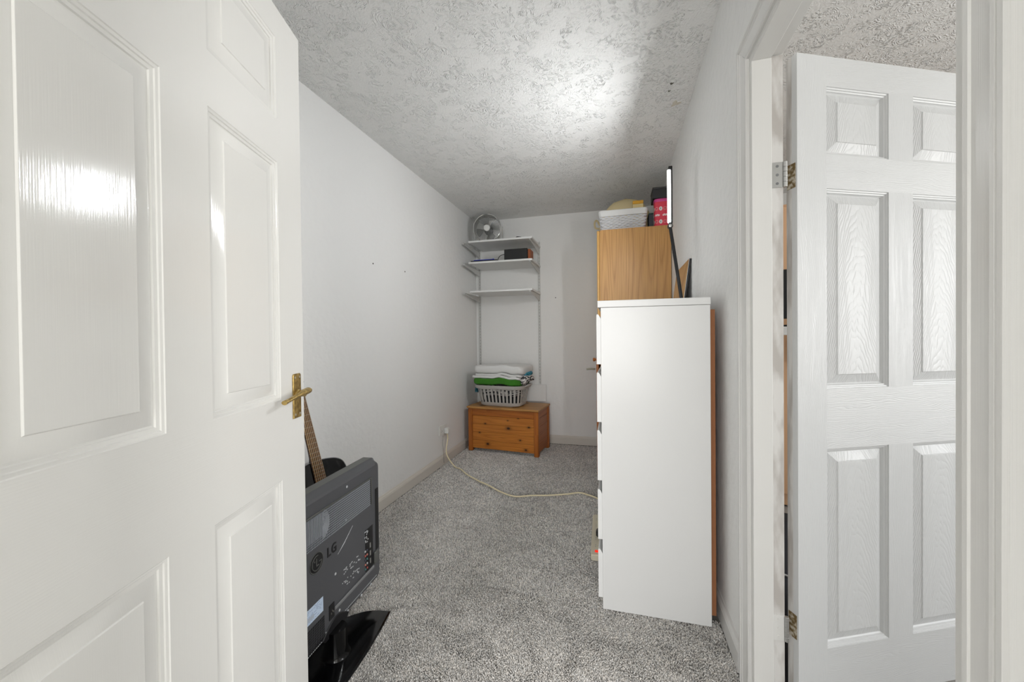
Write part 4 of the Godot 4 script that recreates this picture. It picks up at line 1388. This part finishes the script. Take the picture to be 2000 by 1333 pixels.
	for k in 40:
		var cx := lr2.randf_range(0.12, 0.235)
		var cyy := y0 + (0.175 if k % 2 == 0 else 0.13) + lr2.randf_range(-0.012, 0.014)
		mk.box(Vector3(cx, cyy, 0.0004), Vector3(lr2.randf_range(0.003, 0.009), 0.003, 0.0008))
	for k in 14: mk.box(Vector3(lr2.randf_range(0.268, 0.29), y0 + 0.205 + lr2.randf_range(0, 0.05), 0.0017), Vector3(0.006, 0.004, 0.0008))
	obj("printed_marks", mk, M.pale_mark, o).set_meta("kind", "stuff")
	box("ledge", Vector3(0.20, y0 + 0.082, 0.003), Vector3(0.26, 0.012, 0.006), M.grey_mark, o, 0.002)
	box("cable_clip", Vector3(0.345, y0 + 0.115, 0.005), Vector3(0.03, 0.05, 0.01), M.tv_rim, o, 0.004)
	# mains inlet
	var inl := box("mains_inlet", Vector3(0.056, y0 + 0.082, 0.001), Vector3(0.028, 0.052, 0.002), M.tv_dark, o)
	for k in 3: box("pin", Vector3(-0.006 + 0.006 * k, -0.004 + 0.006 * (k % 2), 0.002), Vector3(0.002, 0.006, 0.004), M.steel, inl)
	# rating label
	var lb := mat(Color.WHITE, 0.45)
	lb.albedo_texture = label_print()
	var lm := MB.new()
	lm.quad(Vector3(-0.24, y0 + 0.115, 0.0006), Vector3(0.012, y0 + 0.115, 0.0006), Vector3(0.012, y0 + 0.165, 0.0006), Vector3(-0.24, y0 + 0.165, 0.0006), Vector2(0, 1), Vector2(1, 1), Vector2(1, 0), Vector2(0, 0))
	var ls := obj("rating_label", lm, lb, o)
	ls.set_meta("label", "pale blue and white rating sticker with small grey print")
	# screws
	for s in [[-0.27, 0.47], [0.155, 0.485], [-0.13, 0.325], [-0.14, 0.245], [0.145, 0.362], [0.08, 0.20], [0.10, 0.055], [0.15, 0.018], [0.24, 0.018], [0.31, 0.018]]:
		var q := MB.new()
		q.X = Transform3D(Basis(Vector3.RIGHT, PI / 2))
		q.lathe([[0.005, 0.0], [0.0045, 0.0012], [0.0, 0.0016]], 10)
		obj("screw", q, M.pale_mark, o, Vector3(s[0], y0 + s[1], 0.0002))
	# emblem and lettering, pressed into the shell
	var em := MB.new()
	var c0 := Vector3(-0.018, y0 + 0.296, 0.0008)
	var pts := []
	for k in 40: pts.append(c0 + Vector3(cos(TAU * k / 40), sin(TAU * k / 40), 0) * 0.033)
	em.tube(pts, 0.0014, 6, true)
	var disc := MB.new()
	disc.X = Transform3D(Basis(Vector3.RIGHT, PI / 2), c0 - Vector3(0, 0, 0.0006))
	disc.lathe([[0.032, 0.0], [0.0315, 0.0008], [0.0, 0.0009]], 36)
	obj("emblem_disc", disc, M.tv_dark, o)
	em.box(c0 + Vector3(-0.002, 0.002, 0.0012), Vector3(0.0035, 0.026, 0.0012))
	em.box(c0 + Vector3(0.004, -0.010, 0.0012), Vector3(0.013, 0.0035, 0.0012))
	var arc := []
	for k in 20:
		var a := deg_to_rad(75 + 285 * k / 19.0)
		arc.append(c0 + Vector3(cos(a) * 0.0235, sin(a) * 0.0235, 0.0012))
	em.tube(arc, 0.0015, 6)
	em.box(c0 + Vector3(0.017, 0.0, 0.0012), Vector3(0.013, 0.003, 0.0012))
	em.box(c0 + Vector3(-0.011, 0.008, 0.0012), Vector3(0.005, 0.005, 0.0012))
	obj("emblem", em, M.tv_rim, o)
	var tm := TextMesh.new()
	tm.text = "LG"
	var fo := SystemFont.new(); fo.font_names = PackedStringArray(["Droid Sans"]); fo.font_weight = 700
	tm.font = fo
	tm.font_size = 64
	tm.pixel_size = 0.00072
	tm.depth = 0.0012
	obj("lettering", tm, M.tv_dark, o, Vector3(0.062, y0 + 0.297, 0.0006))
	# scratches
	var sr := MB.new()
	for k in 5: sr.tube([Vector3(0.095 + 0.006 * k, y0 + 0.262 + 0.003 * k, 0.0004), Vector3(0.14 + 0.012 * k, y0 + 0.286 + 0.009 * k, 0.0004)], 0.0007, 4)
	obj("scratch", sr, M.pale_mark, o)
	# neck and base
	var nk := MB.new()
	nk.lathe([[0.05, 0.014], [0.047, 0.022], [0.040, 0.035], [0.038, 0.075], [0.036, 0.112], [0.0, 0.114]], 28)
	obj("neck", nk, M.black_gloss, o, Vector3(0.072, 0.0, 0.004))
	var br := MB.new()
	var bpoly := PackedVector2Array()
	for k in 13: bpoly.append(Vector2(-0.075 + 0.15 * k / 12.0, 0.036 * sin(PI * k / 12.0)))
	bpoly.append(Vector2(0.06, -0.016)); bpoly.append(Vector2(-0.06, -0.016))
	br.prism(bpoly, -0.02, 0.004, 0.002)
	obj("neck_bracket", br, M.tv_dark, o, Vector3(0.078, 0.112, 0.0))
	var bs := MB.new()
	bs.crease = 0.9
	rows = []
	var dsh := PackedVector2Array()
	for k in 25:
		var a := PI * k / 24.0
		dsh.append(Vector2(0.285 * cos(a), 0.098 - 0.225 * pow(sin(a), 0.75)))
	for k in range(1, 24):
		var xq := -0.285 + 0.57 * k / 24.0
		dsh.append(Vector2(xq, 0.098 + 0.022 * (1.0 - xq * xq / 0.0812)))
	for q in [[0.96, 0.0], [1.0, 0.004], [1.0, 0.008], [0.965, 0.0125], [0.6, 0.017], [0.25, 0.019]]:
		var r := PackedVector3Array()
		for p in dsh: r.append(Vector3(p.x * q[0], q[1], p.y * q[0]))
		rows.append(r)
	bs.grid(rows, true, false, true)
	obj("base", bs, M.black_gloss, o, Vector3(0.030, 0.001, -0.014))

func label_print() -> ImageTexture:
	var im := Image.create(256, 64, false, Image.FORMAT_RGB8)
	im.fill(c8(196, 212, 232))
	var r := RandomNumberGenerator.new(); r.seed = 12
	for y in range(6, 60, 6):
		var x := 8
		while x < 246:
			var w := r.randi_range(4, 18)
			if r.randf() < 0.7: im.fill_rect(Rect2i(x, y, mini(w, 248 - x), 2), c8(120, 140, 170))
			x += w + 4
	im.fill_rect(Rect2i(150, 34, 60, 18), c8(176, 186, 200))
	im.fill_rect(Rect2i(20, 40, 90, 3), c8(70, 80, 100))
	return ImageTexture.create_from_image(im)

func guitar():
	# stands on the carpet behind the television and leans back to the left wall
	var o := thing("acoustic_guitar", "black acoustic guitar leaning in the corner behind the television", "guitar", Vector3(-1.315, 0.0, -1.50))
	# local: y along the neck, x across, z out of the soundboard
	var up := Vector3.UP
	var joint := Vector3(-1.369, 0.557, -1.511)
	up = Vector3(-0.285, 0.958, -0.015).normalized()
	var face := Vector3(0.95, 0.0, 0.31)
	face = (face - up * face.dot(up)).normalized()
	var xx := up.cross(face)
	var bl := 0.56
	o.basis = Basis(xx, up, face)
	o.position = joint - up * bl - face * 0.004
	o.position.y += 0.012
	# outline of the body
	var half := [[0.0, 0.0], [0.004, 0.07], [0.03, 0.14], [0.08, 0.178], [0.14, 0.188], [0.19, 0.172], [0.24, 0.138], [0.275, 0.120], [0.31, 0.118], [0.35, 0.130], [0.40, 0.142], [0.45, 0.143], [0.51, 0.133], [0.54, 0.102], [0.555, 0.05], [bl, 0.0]]
	var poly := PackedVector2Array()
	var cv := []
	for h in half: cv.append(Vector3(h[1], h[0], 0))
	cv = curve(cv, 4)
	for p in cv: poly.append(Vector2(p.x, p.y))
	for k in range(cv.size() - 2, 0, -1): poly.append(Vector2(-cv[k].x, cv[k].y))
	var bd := MB.new()
	bd.prism(poly, -0.09, 0.0, 0.003)
	obj("body", bd, M.black_gloss, o)
	var bind := MB.new()
	var bp := []
	for p in poly: bp.append(Vector3(p.x, p.y, -0.002))
	bind.tube(bp, 0.0022, 6, true)
	obj("binding", bind, M.grey_mark, o)
	var rose := MB.new()
	var rp := []
	for k in 40: rp.append(Vector3(cos(TAU * k / 40) * 0.053, 0.335 + sin(TAU * k / 40) * 0.053, 0.0012))
	rose.tube(rp, 0.002, 6, true)
	obj("rosette", rose, M.plastic_cream, o)
	var hole := MB.new()
	hole.X = Transform3D(Basis(Vector3.RIGHT, PI / 2), Vector3(0, 0.335, 0.0002))
	hole.lathe([[0.05, 0.0], [0.05, 0.0006], [0.0, 0.0007]], 32)
	obj("sound_hole", hole, M.tv_dark, o)
	box("bridge", Vector3(0, 0.204, 0.005), Vector3(0.15, 0.028, 0.009), M.rosewood, o, 0.002)
	box("saddle", Vector3(0, 0.207, 0.011), Vector3(0.075, 0.003, 0.006), M.plastic_cream, o)
	# neck and fingerboard: nut at y = 0.12 + 0.645
	var nut := bl + 0.322
	var fb := MB.new()
	fb.prism(PackedVector2Array([Vector2(-0.0275, 0.39), Vector2(0.0275, 0.39), Vector2(0.0215, nut), Vector2(-0.0215, nut)]), 0.002, 0.008, 0.0008)
	obj("fingerboard", fb, M.rosewood, o)
	var nk := MB.new()
	var rows := []
	for q in [[0.50, 0.026, 0.055], [0.553, 0.0255, 0.046], [0.58, 0.0245, 0.026], [0.62, 0.024, 0.018], [nut, 0.0205, 0.017], [nut + 0.02, 0.021, 0.016]]:
		var r := PackedVector3Array()
		for k in 12:
			var a := PI * k / 11
			r.append(Vector3(cos(a) * q[1], q[0], 0.002 - sin(a) * q[2]))
		rows.append(r)
	nk.grid(rows, true, false, true)
	obj("neck", nk, M.black, o)
	var hs := MB.new()
	hs.prism(PackedVector2Array([Vector2(-0.022, nut), Vector2(0.022, nut), Vector2(0.027, nut + 0.035), Vector2(0.025, nut + 0.165), Vector2(0.0, nut + 0.158), Vector2(-0.025, nut + 0.165), Vector2(-0.027, nut + 0.035)]), -0.016, -0.001, 0.0015)
	obj("headstock", hs, M.black, o)
	box("nut", Vector3(0, nut, 0.006), Vector3(0.043, 0.005, 0.008), M.plastic_cream, o)
	for k in range(1, 20):
		var fy := nut - 0.645 * (1.0 - pow(2.0, -k / 12.0))
		if fy < 0.395: break
		var wv := lerpf(0.0215, 0.0275, (nut - fy) / (nut - 0.39))
		box("fret", Vector3(0, fy, 0.0084), Vector3(wv * 2.0, 0.0013, 0.0012), M.fret, o)
	for k in 6:
		var t := k / 5.0
		var st := MB.new()
		st.tube([Vector3(lerpf(-0.026, 0.026, t), 0.207, 0.0145), Vector3(lerpf(-0.0175, 0.0175, t), nut, 0.0105)], 0.0013 - 0.00016 * k, 5)
		obj("string", st, M.string, o)
	for k in 6:
		var pg := MB.new()
		var s := -1.0 if k < 3 else 1.0
		pg.X = Transform3D(Basis(Vector3.BACK, PI / 2 * -s), Vector3(s * 0.025, nut + 0.06 + 0.045 * (k % 3), -0.008))
		pg.lathe([[0.0025, 0.0], [0.0025, 0.005], [0.006, 0.006], [0.006, 0.012], [0.0, 0.013]], 10)
		obj("tuning_peg", pg, M.chrome, o)
	for k in 3:
		var ps := MB.new()
		ps.X = Transform3D(Basis(Vector3.RIGHT, PI / 2), Vector3(lerpf(-0.012, 0.012, k / 2.0), nut + 0.05 + 0.04 * k, -0.001))
		ps.lathe([[0.004, 0.0], [0.004, 0.005], [0.0, 0.006]], 10)
		obj("peg_post", ps, M.chrome, o)

func sockets():
	var s := thing("wall_socket", "white double wall socket low on the left wall with a plug in it", "socket", Vector3(XL, 0.312, -3.212))
	box("face_plate", Vector3(0.0045, 0, 0), Vector3(0.009, 0.086, 0.146), M.plastic_white, s, 0.002)
	for k in 2:
		box("switch", Vector3(0.0098, 0.024, -0.03 + 0.06 * k), Vector3(0.003, 0.018, 0.012), M.plastic_white, s, 0.0008)
	for k in 3: box("pin_hole", Vector3(0.0092, -0.012 + 0.010 * (k % 2), 0.02 + 0.011 * k), Vector3(0.0006, 0.007, 0.004), M.tv_dark, s)
	var p := thing("plug", "white mains plug pushed into the wall socket", "plug", Vector3(XL + 0.0105, 0.298, -3.245))
	box("plug_body", Vector3(0.018, 0, 0), Vector3(0.036, 0.05, 0.048), M.plastic_white, p, 0.006)
	box("plug_grip", Vector3(0.0375, 0, 0), Vector3(0.003, 0.03, 0.03), M.plastic_white, p, 0.001)
	var c := MB.new()
	c.tube(curve([Vector3(XL + 0.028, 0.273, -3.245), Vector3(XL + 0.032, 0.22, -3.25), Vector3(XL + 0.034, 0.10, -3.215), Vector3(-1.40, 0.010, -3.16), Vector3(-1.306, 0.0125, -3.087), Vector3(-1.20, 0.0125, -2.975), Vector3(-1.06, 0.0125, -2.865), Vector3(-0.96, 0.0125, -2.80), Vector3(-0.83, 0.0125, -2.70), Vector3(-0.71, 0.0125, -2.648), Vector3(-0.60, 0.0125, -2.69), Vector3(-0.49, 0.0125, -2.72), Vector3(-0.36, 0.0125, -2.775), Vector3(-0.28, 0.0125, -2.82), Vector3(-0.22, 0.0125, -2.80), Vector3(-0.14, 0.0125, -2.745), Vector3(-0.115, 0.0125, -2.66), Vector3(-0.12, 0.009, -2.55), Vector3(-0.128, 0.016, -2.45)], 6), 0.0054, 8)
	tag(obj("extension_cable", c, M.cable_cream), "cream extension cable snaking across the grey carpet to the drawers", "cable")
	var c2 := MB.new()
	c2.tube(curve([Vector3(XL + 0.012, 0.262, -3.195), Vector3(XL + 0.016, 0.18, -3.18), Vector3(XL + 0.018, 0.10, -3.19), Vector3(XL + 0.020, 0.02, -3.192)], 6), 0.0022, 6)
	tag(obj("thin_cable", c2, mat(c8(150, 148, 144), 0.5)), "thin grey cable hanging down the wall below the socket", "cable")
	# extension block beside the drawers
	var e := thing("extension_block", "cream six-way extension block on the carpet beside the white drawers", "extension lead", Vector3(-0.120, 0.007, -2.215), deg_to_rad(2))
	var mb := MB.new()
	mb.X = Transform3D(Basis(Vector3.RIGHT, -PI / 2))
	mb.prism(rr(0.058, 0.46, 0.012, 4), 0.0, 0.032, 0.004)
	obj("block_body", mb, M.plastic_cream, e)
	for k in 5:
		var z := -0.17 + k * 0.075
		for q in 3:
			box("pin_hole", Vector3(-0.006 + 0.012 * (q % 2) - (0.0), 0.0322, z + 0.009 * q), Vector3(0.006 if q == 1 else 0.004, 0.0008, 0.004 if q == 1 else 0.006), M.slot, e)
	var rm := mat(c8(235, 50, 24), 0.35)
	rm.emission_enabled = true
	rm.emission = Color(1.0, 0.12, 0.04)
	rm.emission_energy_multiplier = 0.7
	box("red_switch_light", Vector3(0.004, 0.034, 0.196), Vector3(0.024, 0.005, 0.014), rm, e, 0.0012).set_meta("label", "glowing red neon switch")
	var bp := thing("black_plug", "black plug standing in the cream extension block", "plug", Vector3(-0.098, 0.0398, -2.175))
	box("plug_body", Vector3(0, 0.02, 0), Vector3(0.05, 0.036, 0.046), M.black, bp, 0.008)
	box("plug_top", Vector3(0, 0.041, 0.0), Vector3(0.03, 0.008, 0.03), M.black, bp, 0.003)

func wall_marks():
	var dm := mat(c8(52, 50, 48), 0.9)
	var pts := [[Vector3(XL, 1.628, -2.21), 0, "dark screw hole in the left wall, the one nearer the door"], [Vector3(XL, 1.638, -2.603), 0, "dark screw hole in the left wall, the one nearer the shelves"], [Vector3(-0.637, 1.555, ZB), 1, "tiny dark screw hole in the end wall right of the shelves"]]
	for p in pts:
		var mb := MB.new()
		mb.X = Transform3D(Basis(Vector3.BACK, -PI / 2) if p[1] == 0 else Basis(Vector3.RIGHT, PI / 2))
		mb.lathe([[0.0055, 0.0], [0.0045, 0.0012], [0.003, 0.0008], [0.0, 0.0004]], 12)
		tag(obj("screw_hole", mb, dm, self, p[0]), p[2], "screw hole", "old screw holes in the walls")
	# stains on the ceiling by the right wall
	var st := [[Vector3(0.277, H, -2.163), 0.008, c8(96, 92, 84), "small dark scuff on the ceiling by the right wall, nearest the doorway"], [Vector3(0.273, H, -2.226), 0.006, c8(110, 106, 98), "smallest grey scuff on the ceiling above the drawers"], [Vector3(0.322, H, -2.354), 0.022, c8(214, 208, 194), "brownish damp patch on the ceiling by the right wall"]]
	for s in st:
		var mb := MB.new()
		var rows := []
		var r0 := PackedVector3Array(); var r1 := PackedVector3Array(); var r2 := PackedVector3Array()
		for k in 22:
			var a := TAU * k / 22
			var rad: float = s[1] * (1.0 + 0.35 * sin(3 * a + s[1] * 90) + 0.2 * sin(5 * a))
			r0.append(Vector3(cos(a) * rad, 0.0, sin(a) * rad))
			r1.append(Vector3(cos(a) * rad * 0.9, -0.0012, sin(a) * rad * 0.9))
			r2.append(Vector3(cos(a) * rad * 0.4, -0.0016, sin(a) * rad * 0.4))
		mb.grid([r0, r1, r2], true, false, true)
		tag(obj("ceiling_stain", mb, mat(s[2], 0.9), self, s[0]), s[3], "stain", "stains on the ceiling")
	# cream peg on the end wall beside the wardrobe
	var pg := MB.new()
	pg.tube(curve([Vector3(-0.235, 0.800, ZB), Vector3(-0.24, 0.802, ZB + 0.03), Vector3(-0.27, 0.804, ZB + 0.045), Vector3(-0.315, 0.800, ZB + 0.045)], 5), 0.009, 10)
	tag(obj("wall_peg", pg, mat(c8(196, 198, 180), 0.5)), "pale cream peg on the end wall beside the wardrobe", "peg")

func bedroom_things():
	# seen through the gap at the hinges
	var w := thing("tan_cupboard", "tall tan wooden cupboard in the bedroom, glimpsed through the hinge gap", "cupboard", Vector3(1.15, 0, -2.95), deg_to_rad(-14))
	box("carcass", Vector3(0, 1.0, -0.25), Vector3(0.8, 2.0, 0.5), M.tan, w, 0.003)
	for k in 2:
		var dn := box("door", Vector3(-0.2 + 0.4 * k, 1.03, 0.010), Vector3(0.392, 1.9, 0.02), M.tan, w, 0.003)
		box("handle", Vector3(0.15 - 0.3 * k, 0.0, 0.02), Vector3(0.014, 0.14, 0.02), M.steel, dn, 0.003)
	var s := thing("white_shelf", "white shelf in front of the tan cupboard, a thin line in the hinge gap", "shelf", Vector3(1.05, 1.16, -2.72), deg_to_rad(-14))
	box("board", Vector3(0, 0, 0), Vector3(0.5, 0.05, 0.26), M.shelf, s, 0.003)
	for k in 2: box("leg", Vector3(-0.23 + 0.46 * k, -0.5925, -0.11), Vector3(0.03, 1.135, 0.03), M.shelf, s)
	var m := thing("black_monitor", "black monitor on the white bedroom shelf, glimpsed through the hinge gap", "monitor", Vector3(1.05, 1.1852, -2.72), deg_to_rad(-14))
	box("foot", Vector3(0, 0.006, 0), Vector3(0.2, 0.012, 0.14), M.tv_dark, m, 0.002)
	box("stem", Vector3(0, 0.03, 0), Vector3(0.05, 0.05, 0.03), M.tv_dark, m)
	box("screen_case", Vector3(0, 0.20, 0), Vector3(0.46, 0.30, 0.03), M.tv_dark, m, 0.004)
	var r := thing("dark_rug", "dark charcoal runner rug on the bedroom floor, seen through the hinge gap", "rug", Vector3(0.79, -0.0095, -2.12), deg_to_rad(-19.9))
	box("pile", Vector3(0.0, 0.006, 0.0), Vector3(0.30, 0.012, 1.5), mat(c8(42, 44, 50), 0.95), r, 0.003)
	var st := MB.new()
	st.tube([Vector3(0.60, 0.008, -2.20), Vector3(0.76, 0.008, -2.08), Vector3(0.98, 0.008, -2.06)], 0.005, 6)
	tag(obj("white_cable", st, M.plastic_white), "white cable lying on the dark bedroom rug", "cable")

func carpet():
	# cut pile: separate tufts, leaning the way feet and brush left them
	var tm := MB.new()
	var rows := []
	for q in [[0.0, 1.0, 0.0], [0.45, 1.15, 0.12], [0.85, 0.95, 0.3], [1.0, 0.45, 0.4]]:
		var r := PackedVector3Array()
		for k in 4:
			var a: float = TAU * k / 4 + q[0] * 0.9
			r.append(Vector3(cos(a) * 0.5 * q[1] + q[2] * 0.3, q[0], sin(a) * 0.5 * q[1]))
		rows.append(r)
	tm.grid(rows, true, false, true)
	tm.crease = 0.3
	var mesh := tm.commit()
	var lean := FastNoiseLite.new(); lean.seed = 8; lean.frequency = 2.2; lean.fractal_octaves = 3
	var tone := FastNoiseLite.new(); tone.seed = 18; tone.frequency = 3.5; tone.fractal_octaves = 4
	var r := RandomNumberGenerator.new(); r.seed = 3
	var buf := PackedFloat32Array()
	var z := -0.62
	while z > ZB + 0.02:
		var step := clampf(0.0030 * -z, 0.0040, 0.0085)
		var x := XL + 0.018
		while x < XR - 0.016:
			var px := x + r.randf_range(-0.5, 0.5) * step
			var pz := z + r.randf_range(-0.5, 0.5) * step
			x += step
			if px > 0.0 and pz < -1.70 and pz > -2.78: continue
			if px > -0.1 and pz < -3.2: continue
			var la := lean.get_noise_2d(px, pz) * 9.0
			var lm := 0.38 + 0.35 * lean.get_noise_2d(pz * 2.0 + 40.0, px * 2.0)
			var tilt := Vector3(cos(la) * lm + r.randf_range(-0.5, 0.5), 1.0, sin(la) * lm + r.randf_range(-0.5, 0.5)).normalized()
			var an := r.randf() * TAU
			var ax := Vector3(cos(an), 0, sin(an))
			ax = (ax - tilt * ax.dot(tilt)).normalized()
			var w := step * r.randf_range(0.75, 1.1)
			var h := r.randf_range(0.0085, 0.0115)
			var bx := ax * w
			var by := tilt * h
			var bz := ax.cross(tilt) * -w
			buf.append_array(PackedFloat32Array([bx.x, by.x, bz.x, px, bx.y, by.y, bz.y, -0.0102, bx.z, by.z, bz.z, pz]))
			var v := 0.63 * (1.0 + 0.14 * tone.get_noise_2d(px, pz)) * r.randf_range(0.62, 1.32)
			var wm := r.randf_range(-0.02, 0.03)
			buf.append_array(PackedFloat32Array([v * (1.02 + wm), v * 0.985, v * (0.94 - wm), 1.0]))
		z -= step
	var mm := MultiMesh.new()
	mm.transform_format = MultiMesh.TRANSFORM_3D
	mm.use_colors = true
	mm.mesh = mesh
	mm.instance_count = buf.size() / 16
	mm.buffer = buf
	var o := MultiMeshInstance3D.new()
	o.name = "carpet_pile"
	o.multimesh = mm
	var m := mat(Color.WHITE, 0.95)
	m.vertex_color_use_as_albedo = true
	o.material_override = m
	add_child(o)
	tag(o, "grey cut-pile carpet covering the floor of the box room", "carpet", "", "stuff")
	print("tufts ", mm.instance_count)
